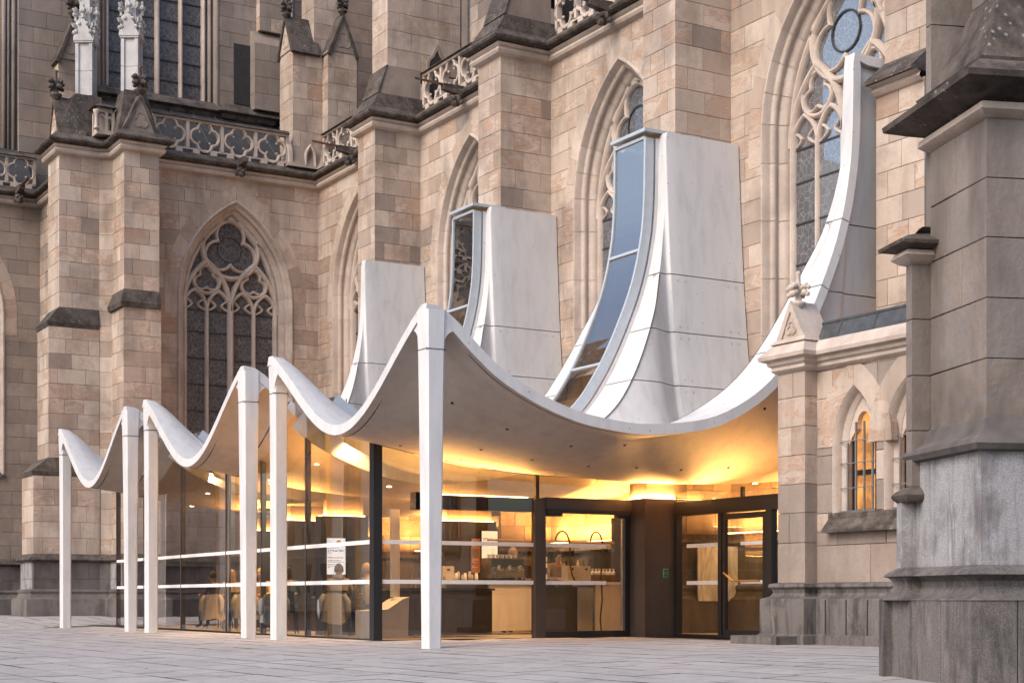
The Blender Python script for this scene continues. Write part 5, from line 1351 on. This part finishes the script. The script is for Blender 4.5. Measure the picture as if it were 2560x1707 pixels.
blk = thing('dark_block', 'low dark display block standing just inside the end window', 'cabinet', (22, -7.2, 0))
m = MB(); m.box(21.5, 22.4, -8.05, -6.35, .04, .86); m.build('body', 'dark_cladding', blk)
m = MB(); m.box(21.46, 22.44, -8.09, -6.31, .862, .90); m.build('top', 'black_metal', blk)
bb = thing('back_shelf', 'dark back bar with shelves of bottles against the church wall', 'shelf', (16.5, -.7, 0))
m = MB(); m.box(14.9, 19.8, -.85, -.45, 0, .92); m.build('cabinet', 'wood_dark', bb)
m = MB(); m.box(17.2, 19.9, -.75, -.42, 1.0, 1.75); m.build('shelf_back', 'dark_cladding', bb)
m = MB(); m.box(14.9, 19.8, -.80, -.42, 1.30, 1.33); m.build('shelf', 'dark_cladding', bb)
def bottle(x, y, z, h, mat, lab):
    t = MB(); t.lathe((x, y, z), [(.036, 0), (.038, .02), (.038, h*.58), (.015, h*.76), (.013, h), (.016, h)], 8); o = t.build('bottle', mat, smooth=True); tag(o, lab, 'bottle', 'bottles in the cafe'); return o
plain('bottle_green', (.02, .05, .03), .15); plain('bottle_clear', (.45, .42, .36), .2); plain('bottle_brown', (.09, .035, .01), .15)
for k in range(9): bottle(15.2+k*.25, -.6, 1.33, .26+.05*(k % 3), ('bottle_green', 'bottle_brown', 'bottle_clear')[k % 3], '%s bottle, number %s of nine from the left on the back bar shelf' % (('green', 'brown', 'pale')[k % 3], ('one', 'two', 'three', 'four', 'five', 'six', 'seven', 'eight', 'nine')[k]))
for k in range(2): bottle(22.1, -7.85+k*.13, .902, .24, 'bottle_brown', ('small brown bottle on the dark block, left of two', 'small brown bottle on the dark block, right of two')[k])
# coffee machine
cm = thing('espresso_machine', 'chrome espresso machine with cups stacked on top on the bar', 'coffee machine', (20.45, -4.95, 1.05))
m = MB(); m.box(20.22, 20.62, -5.35, -4.60, 1.13, 1.52); m.build('body', 'steel', cm)
m = MB(); m.box(20.62, 20.66, -5.33, -4.62, 1.34, 1.50); m.build('panel', 'black_metal', cm)
for k in range(2):
    for j in range(2): m = MB(); m.box(20.26+k*.3, 20.30+k*.3, -5.32+j*.62, -5.26+j*.62, 1.05, 1.13); m.build('leg', 'black_metal', cm)
for k in range(3): m = MB(); y = -5.22+k*.24; m.tube([(20.66, y, 1.36), (20.72, y, 1.36), (20.72, y, 1.28)], .03, 8); m.build('group_head', 'steel', cm)
for k in range(3): m = MB(); y = -5.22+k*.24; m.tube([(20.72, y, 1.28), (20.90, y, 1.27)], .014, 6); m.build('portafilter', 'wood_dark', cm)
for k in range(7): m = MB(); m.lathe((20.42, -5.28+k*.10, 1.522), [(.03, 0), (.042, .07), (.038, .07)], 8); m.build('cup', 'cup_white', cm)
# things on the counter
def small(name, label, cat, build, group=None):
    m = MB(); build(m); o = m.build(name, m.matn); return tag(o, label, cat, group)
def boxon(name, label, cat, x0, x1, y0, y1, z0, z1, mat, group=None):
    t = thing(name, label, cat, ((x0+x1)/2, (y0+y1)/2, z0), 0, group); m = MB(); m.frust((x0, x1, y0, y1), z0, (x0+.005, x1-.005, y0+.005, y1-.005), z1); m.build('body', mat, t); return t
for k, (y, lb) in enumerate(((-3.66, 'brown carton with a hand hole on the counter, left of two'), (-3.32, 'brown carton with a hand hole on the counter, right of two'))):
    t = boxon('carton', lb, 'box', 20.55, 20.80, y, y+.22, 1.052, 1.38, 'paper_box', 'cartons on the counter')
    m = MB(); m.lathe((0, 0, 0), [(.035, 0), (.035, .003)], 10); m.v = [(20.797+.004-p[2], y+.11+p[0], 1.31+p[1]*.7) for p in m.v]; m.build('hand_hole', 'dark_joint', t)
t = boxon('carton', 'pale carton with a hand hole beside the tall white board', 'box', 20.6, 20.85, -6.55, -6.30, 1.035, 1.34, 'paper_box')
m = MB(); m.lathe((0, 0, 0), [(.04, 0), (.04, .003)], 10); m.v = [(20.852-p[2], -6.43+p[0], 1.27+p[1]*.6) for p in m.v]; m.build('hand_hole', 'dark_joint', t)
bk = thing('basket', 'woven basket full of wrapped sweets on the counter end', 'basket', (20.6, -2.7, 1.052))
m = MB(); m.frust((20.45, 20.75, -2.95, -2.45), 1.052, (20.40, 20.80, -3.0, -2.40), 1.20); m.build('weave', 'basket', bk)
for k in range(14): m = MB(); m.lathe((20.46+.07*(k % 5), -2.92+.036*k, 1.19), [(.03, 0), (.04, .06), (.012, .10), (.03, .14)], 6); m.build('sweet_bag', 'cup_white', bk)
rk = thing('card_rack', 'wire rack of postcards standing on the counter', 'card rack', (20.5, -4.05, 1.052))
m = MB(); m.tube([(20.5, -4.05, 1.05), (20.5, -4.05, 1.72)], .012, 6); m.build('pole', 'iron', rk)
for k in range(5): m = MB(); m.box(20.515, 20.525, -4.12, -3.98, 1.10+k*.12, 1.20+k*.12); m.build('postcard', ('screen_white', 'shirt_teal', 'cup_white')[k % 3] if k % 3 else 'cup_white', rk)
tl = thing('till', 'till screen on the counter by the door post', 'till', (20.7, -4.35, 1.052))
m = MB(); m.box(20.55, 20.85, -4.50, -4.24, 1.052, 1.10); m.build('base', 'paper_box', tl)
m = MB(); m.prism([(20.62, -4.55, 1.12), (20.66, -4.55, 1.12), (20.58, -4.55, 1.38), (20.54, -4.55, 1.38)], (0, .34, 0)); m.build('screen', 'screen_black', tl)
# crockery, jars and bags along the bar
for k in range(8):
    y = -6.2+k*.075; m = MB(); m.lathe((20.55+.05*(k % 2), y, 1.032), [(.032, 0), (.036, .10+.03*(k % 3)), (.026, .13+.03*(k % 3)), (.03, .15+.03*(k % 3))], 8)
    tag(m.build('storage_jar', ('bottle_clear', 'cup_white', 'paper_box')[k % 3], smooth=True), 'small jar, %s of eight from the left on the dark end of the bar' % ('first', 'second', 'third', 'fourth', 'fifth', 'sixth', 'seventh', 'last')[k], 'jar', 'jars on the bar')
for k in range(6):
    m = MB(); z = .902; x0 = 21.75+.02*k; m.box(x0, x0+.16, -7.4+.05*k, -7.36+.05*k, z, z+.20+.01*(k % 3)); tag(m.build('book', ('cup_white', 'mustard', 'shirt_teal', 'ink_red', 'paper_box', 'coat_grey')[k]), '%s book standing on the dark display block' % ('white', 'mustard', 'teal', 'red', 'buff', 'grey')[k], 'book', 'books on the dark block')
# two black hoses looping over a rail
for k, (y0, y1, lb) in enumerate(((-4.02, -3.70, 'short black hose looping over the rail above the counter'), (-3.18, -2.90, 'long black hose looping over the rail and hanging to the floor'))):
    pts = [(20.9, y0, 1.85)]+[(20.9, (y0+y1)/2-(y1-y0)/2*math.cos(PI*i/8), 1.85+.22*math.sin(PI*i/8)) for i in range(1, 8)]+[(20.95, y1, 1.80), (21.0, y1-.05, 1.5), (21.05, y1-.02-.10*k, 1.2), (21.08, y1+.03-.14*k, 1.05 if k == 0 else .7)]
    if k: pts += [(21.08, y1-.16, .3), (21.08, y1-.13, .02)]
    m = MB(); m.tube(pts, .016, 6); o = m.build('hose', 'rubber', smooth=True); tag(o, lb, 'hose')
rl = MB(); rl.tube([(20.9, -5.6, 1.86), (20.9, -2.6, 1.86)], .02, 6); rlo = rl.build('hanging_rail', 'brass'); tag(rlo, 'thin horizontal rail hung above the bar', 'rail')
# spotlights under the shells
for k, (x, y, lb) in enumerate(((13.2, -8.4, 'small lit spotlight hung under the middle shell gap'), (20.2, -8.3, 'small lit spotlight hung beside the near front post'))):
    t = thing('spotlight', lb, 'lamp', (x, y, 3.6)); z = 3.62
    m = MB(); m.tube([(x, y, z+.9), (x, y, z)], .012, 6); m.build('rod', 'black_metal', t)
    m = MB(); m.tube([(x-.02, y+.03, z+.10), (x+.06, y-.07, z-.08)], [.05, .055], 10); m.build('can', 'black_metal', t)
    m = MB(); m.tube([(x+.055, y-.065, z-.075), (x+.064, y-.075, z-.087)], .048, 10); m.build('lens', 'spot_lens', t)
    a = bpy.data.lights.new('spot_light', 'SPOT'); a.energy = 60; a.color = (1, .65, .3); a.spot_size = 1.6; o = bpy.data.objects.new('spot_light', a); col.objects.link(o); o.location = (x+.08, y-.1, z-.11); o.rotation_euler = (.5, .4, 0)

# ---------------------------------------------------------------- furniture
def chair(x, y, rz, label):
    t = thing('chair', label, 'chair', (x, y, 0), rz, 'cafe chairs along the front glass')
    def add(n, f):
        m = MB(); f(m); o = m.build(n, 'chair_black', t); o.matrix_parent_inverse = Matrix.Identity(4)
    add('seat', lambda m: m.frust((-.22, .22, -.20, .22), .43, (-.21, .21, -.19, .21), .47))
    add('backrest', lambda m: m.frust((-.21, .21, -.25, -.21), .62, (-.20, .20, -.29, -.26), .86))
    for sx in (-1, 1):
        add('leg', lambda m: m.tube([(sx*.18, .18, .44), (sx*.21, .21, 0)], .014, 6)); add('leg', lambda m: m.tube([(sx*.18, -.18, .44), (sx*.22, -.24, 0)], .014, 6))
        add('back_post', lambda m: m.tube([(sx*.19, -.19, .45), (sx*.19, -.25, .80)], .012, 6))
    return t
def table(x, y, label):
    t = thing('table', label, 'table', (x, y, 0), 0, 'round cafe tables')
    for n, f in (('top', lambda m: m.lathe((0, 0, 0), [(.36, .72), (.37, .735), (.36, .75)], 20)), ('stem', lambda m: m.tube([(0, 0, .02), (0, 0, .72)], .03, 8)), ('foot', lambda m: m.lathe((0, 0, 0), [(.22, 0), (.22, .015), (.04, .03)], 16))):
        m = MB(); f(m); o = m.build(n, 'wood_dark' if n == 'top' else 'black_metal', t); o.matrix_parent_inverse = Matrix.Identity(4)
    return t
def coat(x, y, rz, mat, label, w=.50, h=.62, seed=1):
    """coat hung over a chair back: two soft draped sheets with folds and sleeves"""
    rr = random.Random(seed); m = MB(); n, k = 13, 12; ph = [rr.uniform(0, 6) for _ in range(4)]
    ring = []
    for j in range(k+1):
        t = j/k; z = .84-h*t; row = []
        for i in range(2*n):
            an = 2*PI*i/(2*n); sx = math.copysign(abs(math.cos(an))**.6, math.cos(an)); sy = math.copysign(abs(math.sin(an))**.7, math.sin(an))
            fo = 1+.10*math.sin(5*an+ph[0])*t+.06*math.sin(9*an+ph[1]+3*t)
            row.append((sx*w/2*(.72+.36*t**.7)*fo, -.27+sy*(.06+.13*t)*fo-.02*t, z+.03*math.sin(3*an+ph[2])*t-(.05 if j == 0 else 0)*abs(sx)))
        ring.append(row)
    vs = [p for r in ring for p in r]; M = 2*n
    m.add(vs, [(j*M+i, j*M+(i+1) % M, (j+1)*M+(i+1) % M, (j+1)*M+i) for j in range(k) for i in range(M)]+[tuple(range(M))])
    for s in (-1, 1): m.tube([(s*.18, -.28, .78), (s*.25, -.32, .66), (s*.26, -.35, .48), (s*.24, -.35, .34)], [.05, .062, .055, .045], 8)
    o = m.build('coat', mat, smooth=True); o.location = (x, y, 0); o.rotation_euler = (0, 0, rz); return tag(o, label, 'coat')

# ---------------------------------------------------------------- people
def person(label, x, y, rz, pose, top, legs, hair, hairstyle='short', lean=0., z0=0., scarf=None, look=0.):
    """one continuous figure grown from a joint skeleton; local +y is forwards"""
    t = thing('person', label, 'person', (x, y, z0), rz)
    if pose == 'sit':
        J = dict(pel=(0, 0, .54), ab=(0, .0+.1*lean, .74), ch=(0, .02+.28*lean, .95), nk=(0, .04+.40*lean, 1.09))
        for s, n in ((1, 'r'), (-1, 'l')):
            J.update({'hip'+n: (s*.10, .04, .53), 'kn'+n: (s*.13, .44, .51), 'an'+n: (s*.13, .40, .09), 'to'+n: (s*.14, .56, .04),
                      'sh'+n: (s*.185, .02+.30*lean, 1.02), 'el'+n: (s*.25, .14+.3*lean, .80), 'wr'+n: (s*.14, .36+.2*lean, .80)})
        hz = 1.09
    else:
        J = dict(pel=(0, 0, .95), ab=(0, .02, 1.14), ch=(0, .04+.1*lean, 1.34), nk=(0, .06+.2*lean, 1.48))
        for s, n in ((1, 'r'), (-1, 'l')):
            J.update({'hip'+n: (s*.09, 0, .92), 'kn'+n: (s*.10, .03, .50), 'an'+n: (s*.10, -.02, .09), 'to'+n: (s*.11, .15, .04),
                      'sh'+n: (s*.19, .05+.12*lean, 1.41), 'el'+n: (s*.24, .12+.1*lean, 1.14), 'wr'+n: (s*.16, .38+.1*lean, 1.13)})
        hz = 1.48
    B = [('pel', 'ab', 0), ('ab', 'ch', 0), ('ch', 'nk', 2)]
    for n in 'rl': B += [('pel', 'hip'+n, 1), ('hip'+n, 'kn'+n, 1), ('kn'+n, 'an'+n, 1), ('an'+n, 'to'+n, 3), ('ch', 'sh'+n, 0), ('sh'+n, 'el'+n, 0), ('el'+n, 'wr'+n, 0)]
    Rr = dict(pel=.145, ab=.135, ch=.150, nk=.055, hip=.095, kn=.062, an=.042, to=.036, sh=.075, el=.05, wr=.034)
    names = list(J); me = bpy.data.meshes.new('person_body'); me.from_pydata([J[n] for n in names], [(names.index(a), names.index(b)) for a, b, _ in B], [])
    o = bpy.data.objects.new('person_body', me); col.objects.link(o); sk = o.modifiers.new('skin', 'SKIN'); sk.use_smooth_shade = True
    for i, n in enumerate(names):
        r = Rr[n if n in Rr else n[:-1]]; d = me.skin_vertices[0].data[i]; d.radius = (r*1.15 if n in ('pel', 'ab', 'ch') else r, r*.82 if n in ('pel', 'ab', 'ch') else r); d.use_root = n == 'pel'
    sb_ = o.modifiers.new('sub', 'SUBSURF'); sb_.levels = 1; sb_.render_levels = 1
    dg = bpy.context.evaluated_depsgraph_get(); m2 = bpy.data.meshes.new_from_object(o.evaluated_get(dg)); bpy.data.objects.remove(o)
    mb = MB(); segs = [(Vector(J[a]), Vector(J[b]), k) for a, b, k in B]
    V = [v.co.copy() for v in m2.vertices]; fs = [tuple(p.vertices) for p in m2.polygons]; b0 = len(mb.v); mb.v += [tuple(v) for v in V]
    for f in fs:
        c = sum((V[i] for i in f), Vector())/len(f); best = (9, 0)
        for A, Bv, k in segs:
            ab = Bv-A; tt = max(0, min(1, (c-A).dot(ab)/ab.length_squared)); dd = (c-(A+ab*tt)).length
            if dd < best[0]: best = (dd, k if not (k == 2 and tt < .55) else 0)
        mb.f.append(tuple(b0+i for i in f)); mb.t.append((.5, .5, .5)); mb.m.append(best[1])
    bpy.data.meshes.remove(m2)
    # head with face, on the neck
    nk = Vector(J['nk']); hc = nk+Vector((.0, .035, .155)); cl_, sl_ = math.cos(look), math.sin(look)
    def hd(px, py, pz): return (hc.x+px*cl_-py*sl_, hc.y+px*sl_+py*cl_, hc.z+pz)
    mb.mi = 2; mb.tone((.5, .5, .5)); n, k = 14, 10; vs = []
    for j in range(k+1):
        ph = PI*j/k; zz = -.118*math.cos(ph); rr = math.sin(ph)
        for i in range(n):
            an = 2*PI*i/n; fx, fy = .076*rr*math.cos(an), .096*rr*math.sin(an)
            if zz < -.02: fx *= 1-(-zz-.02)*2.4; fy = fy*(1-(-zz-.02)*1.2)+(.015 if fy > 0 else 0)
            vs.append(hd(fx, fy, zz))
    mb.add(vs, [(j*n+i, j*n+(i+1) % n, (j+1)*n+(i+1) % n, (j+1)*n+i) for j in range(k) for i in range(n)])
    mb.add([hd(-.012, .088, .02), hd(.012, .088, .02), hd(.017, .092, -.028), hd(-.017, .092, -.028), hd(0, .120, -.024)], [(0, 1, 4), (1, 2, 4), (2, 3, 4), (3, 0, 4)])
    for s in (-1, 1): mb.add([hd(s*.074, -.01, -.02), hd(s*.088, -.02, .0), hd(s*.088, -.02, .03), hd(s*.074, .01, .03), hd(s*.074, .012, -.015)], [(0, 1, 2, 3, 4)])
    mb.tube([hd(-.022, .090, -.062), hd(0, .094, -.060), hd(.022, .090, -.062)], .006, 5)
    mb.tube([nk+Vector((0, -.01, -.04)), Vector(hd(0, -.01, -.07))], [.055, .05], 10)
    # hands: palm, four fingers, thumb
    for n_, s in (('r', 1), ('l', -1)):
        w = Vector(J['wr'+n_]); e = Vector(J['el'+n_]); d = (w-e).normalized(); side = Vector((s, 0, 0))
        mb.tube([w-d*.01, w+d*.05, w+d*.085], [.03, .038, .034], 8)
        for q, (of, ln) in enumerate(((-.028, .065), (-.010, .078), (.010, .072), (.026, .055))):
            p = w+d*.08+side*of; mb.tube([p, p+d*ln*.55, p+d*ln*.9+Vector((0, 0, -.018))], [.009, .008, .007], 5)
        p = w+d*.03-side*.034; mb.tube([p, p+d*.03-side*.022, p+d*.058-side*.02+Vector((0, 0, -.008))], [.010, .009, .008], 5)
    body = mb.build('body', [top, legs, 'skin', 'shirt_black'], t, smooth=True); body.matrix_parent_inverse = Matrix.Identity(4)
    h = MB(); vs = []; k = 8
    for j in range(k+1):
        ph = PI*(.0+.60*j/k); zz = .128*math.cos(ph); rr = math.sin(ph)
        for i in range(16):
            an = 2*PI*i/16; fy = math.sin(an); ln = 1. if fy < .35 else max(.0, 1-(fy-.35)*1.5)
            zz2 = zz if zz > .045 else .045+(zz-.045)*ln*(1.0 if hairstyle == 'short' else 2.7)
            wob = 1+.05*math.sin(7*an+3*j)
            vs.append(hd(.087*max(rr, .02)*math.cos(an)*wob, (.107*max(rr, .02)*fy-.008)*wob, zz2+.006))
    h.add(vs, [(j*16+i, j*16+(i+1) % 16, (j+1)*16+(i+1) % 16, (j+1)*16+i) for j in range(k) for i in range(16)]+[tuple(range(15, -1, -1))])
    ho = h.build('hair', hair, t, smooth=True); ho.matrix_parent_inverse = Matrix.Identity(4)
    if scarf:
        sc = MB(); c = nk+Vector((0, .0, .02)); sc.tube([c+Vector((.085*math.cos(a), .08*math.sin(a), .02*math.sin(2*a))) for a in [2*PI*i/12 for i in range(13)]], .042, 8, False); so = sc.build('scarf', scarf, t, smooth=True); so.matrix_parent_inverse = Matrix.Identity(4)
    return t
A0 = math.radians(60)
seat = [  # x, y, facing, top, hair, style, lean, scarf, label
    (20.55, -8.62, 62, 'knit', 'hair_dark', 'short', .10, 'scarf', 'person in a speckled brown jumper and grey scarf seated in front of the white screen'),
    (21.35, -8.30, 96, 'coat_grey', 'hair_blond', 'short', .35, None, 'person in grey leaning forward at the table beside the speckled jumper'),
    (18.75, -8.05, 70, 'shirt_black', 'hair_grey', 'short', .05, None, 'white-haired person in dark clothes seated behind the near post pair'),
    (17.65, -8.45, 58, 'shirt_teal', 'hair_dark', 'long', .10, None, 'dark-haired person seated between the middle pair of posts'),
    (15.55, -8.15, 230, 'mustard', 'hair_blond', 'short', .10, None, 'fair-haired person in mustard yellow facing the square through the front glass'),
    (13.75, -8.15, 75, 'coat_beige', 'hair_blond', 'long', .0, None, 'long-haired blond person seated left of the mustard jumper'),
    (11.3, -7.6, 120, 'shirt_black', 'hair_dark', 'short', .2, None, 'person in black seated deepest left behind the glass')]
for x, y, a, top, hr, stl, lean, scf, lb in seat:
    rz = math.radians(a); person(lb, x, y, rz, 'sit', top, 'trousers', hr, stl, lean, 0, scf)
    chair(x+.06*math.sin(rz), y-.06*math.cos(rz), rz, 'black cafe chair of the '+lb.replace('person', 'sitter', 1).split(' seated')[0].split(' leaning')[0].split(' facing')[0])
for x, y, lb in ((20.45, -7.9, 'round table in front of the speckled jumper'), (18.2, -7.75, 'round table in front of the white-haired sitter'), (14.7, -7.8, 'round table between the mustard jumper and the long-haired sitter')): table(x, y, lb)
coat(20.75, -8.78, math.radians(62), 'coat_grey', 'grey quilted coat hung over the chair nearest the glass corner', .44, .58, 3)
coat(13.85, -8.50, math.radians(40), 'coat_beige', 'beige coat hung over a chair back at the front glass', .46, .60, 5)
coat(15.75, -8.62, math.radians(70), 'coat_grey', 'pale grey coat hanging behind the mustard jumper', .5, .55, 9)
coat(17.75, -8.72, math.radians(60), 'scarf', 'dark coat over the chair between the middle posts', .5, .62, 12)
person('barista in black working at the espresso machine', 19.75, -4.55, math.radians(-70), 'stand', 'shirt_black', 'trousers', 'hair_blond', 'short', .8)
person('person in black standing beside the dark pillar behind the bar', 19.2, -5.95, math.radians(-60), 'stand', 'shirt_black', 'trousers', 'hair_dark', 'short', .4)
person('person in brown half hidden behind the hanging hoses', 18.6, -2.6, math.radians(-90), 'stand', 'knit', 'trousers', 'hair_dark', 'short', .3)

plain('plaster_ochre', (.70, .58, .42), .9, 0, .2, 1.); plain('plaster_pale', (.78, .72, .64), .9, 0, .2, 1.); plain('plaster_rose', (.74, .60, .52), .9, 0, .2, 1.)
# ================================================================ houses across the square (mirrored in the glass)
def house(x0, x1, y, h, mat, label, storeys, n):
    t = thing('town_house', label, 'house', ((x0+x1)/2, y, 0), 0, 'houses across the square'); d = 9
    m = MB(); m.box(x0, x1, y-d, y, -.5, h); m.build('wall', mat, t)
    m = MB(); m.prism([(x0-.3, y+.5, h), (x0-.3, y-d-.5, h), (x0-.3, y-d/2, h+4)], (x1-x0+.6, 0, 0)); m.build('roof', 'slate', t)
    m = MB(); m.box(x0-.1, x1+.1, y, y+.35, h-.4, h); m.build('eaves', 'counter_white', t)
    sh = (h-.8)/storeys; w = (x1-x0)/n
    for k in range(storeys):
        m = MB(); m.box(x0, x1, y+.003, y+.12, .4+k*sh-.12, .4+k*sh+.05); m.build('string_course', 'counter_white', t)
        for i in range(n):
            cx = x0+w*(i+.5); z0 = .4+k*sh+.8
            m = MB(); m.box(cx-.62, cx+.62, y+.003, y+.10, z0-.1, z0+sh*.62+.1); f = m.build('window', 'counter_white', t)
            for s in (-1, 1): m = MB(); m.box(cx+s*.27-.23, cx+s*.27+.23, y+.101, y+.12, z0, z0+sh*.62); m.build('pane', 'screen_black', f)
for a in ((-75, -52, -42, 15, 'plaster_ochre', 'ochre plastered town house farthest along the square', 4, 6), (-51.9, -30, -40, 16.5, 'plaster_pale', 'pale plastered town house in the middle of the row', 4, 6), (-29.9, -8, -41, 14, 'plaster_rose', 'rose plastered town house nearest the square corner', 4, 6)): house(*a)
# ================================================================ lay the stones: largest in view singly, the rest per part
def lay(owners, limit):
    ps = [p for p in PARTS if p.owner in owners]
    allb = sorted((b[0] for p in ps for b in p.blocks), reverse=True)
    thr = allb[limit] if len(allb) > limit else 0.
    for p in ps:
        loc = getattr(p, 'local', False)
        if not p.mb.f: p.mb.add([(0, 0, -5), (.01, 0, -5), (.01, .01, -5)], [(0, 1, 2)])
        po = p.mb.build(p.name, p.mat, p.owner, label=p.label)
        if loc: po.matrix_parent_inverse = Matrix.Identity(4)
        rest = {}
        for ar, kind, mat, vs, fs, tone in p.blocks:
            if ar > thr and ar > 60:
                m = MB(); m.tone(tone); m.add(vs, fs); c = sum((Vector(v) for v in vs), Vector())/len(vs)
                o = m.build(kind, mat, po, loc=c)
            else:
                m = rest.setdefault(mat, MB()); m.tone(tone); m.add(vs, fs)
        for mat, m in rest.items(): m.build('stone_blocks', mat, po, kind='stuff')
lay([cath], 300); lay([annex], 300); lay([near], 300)
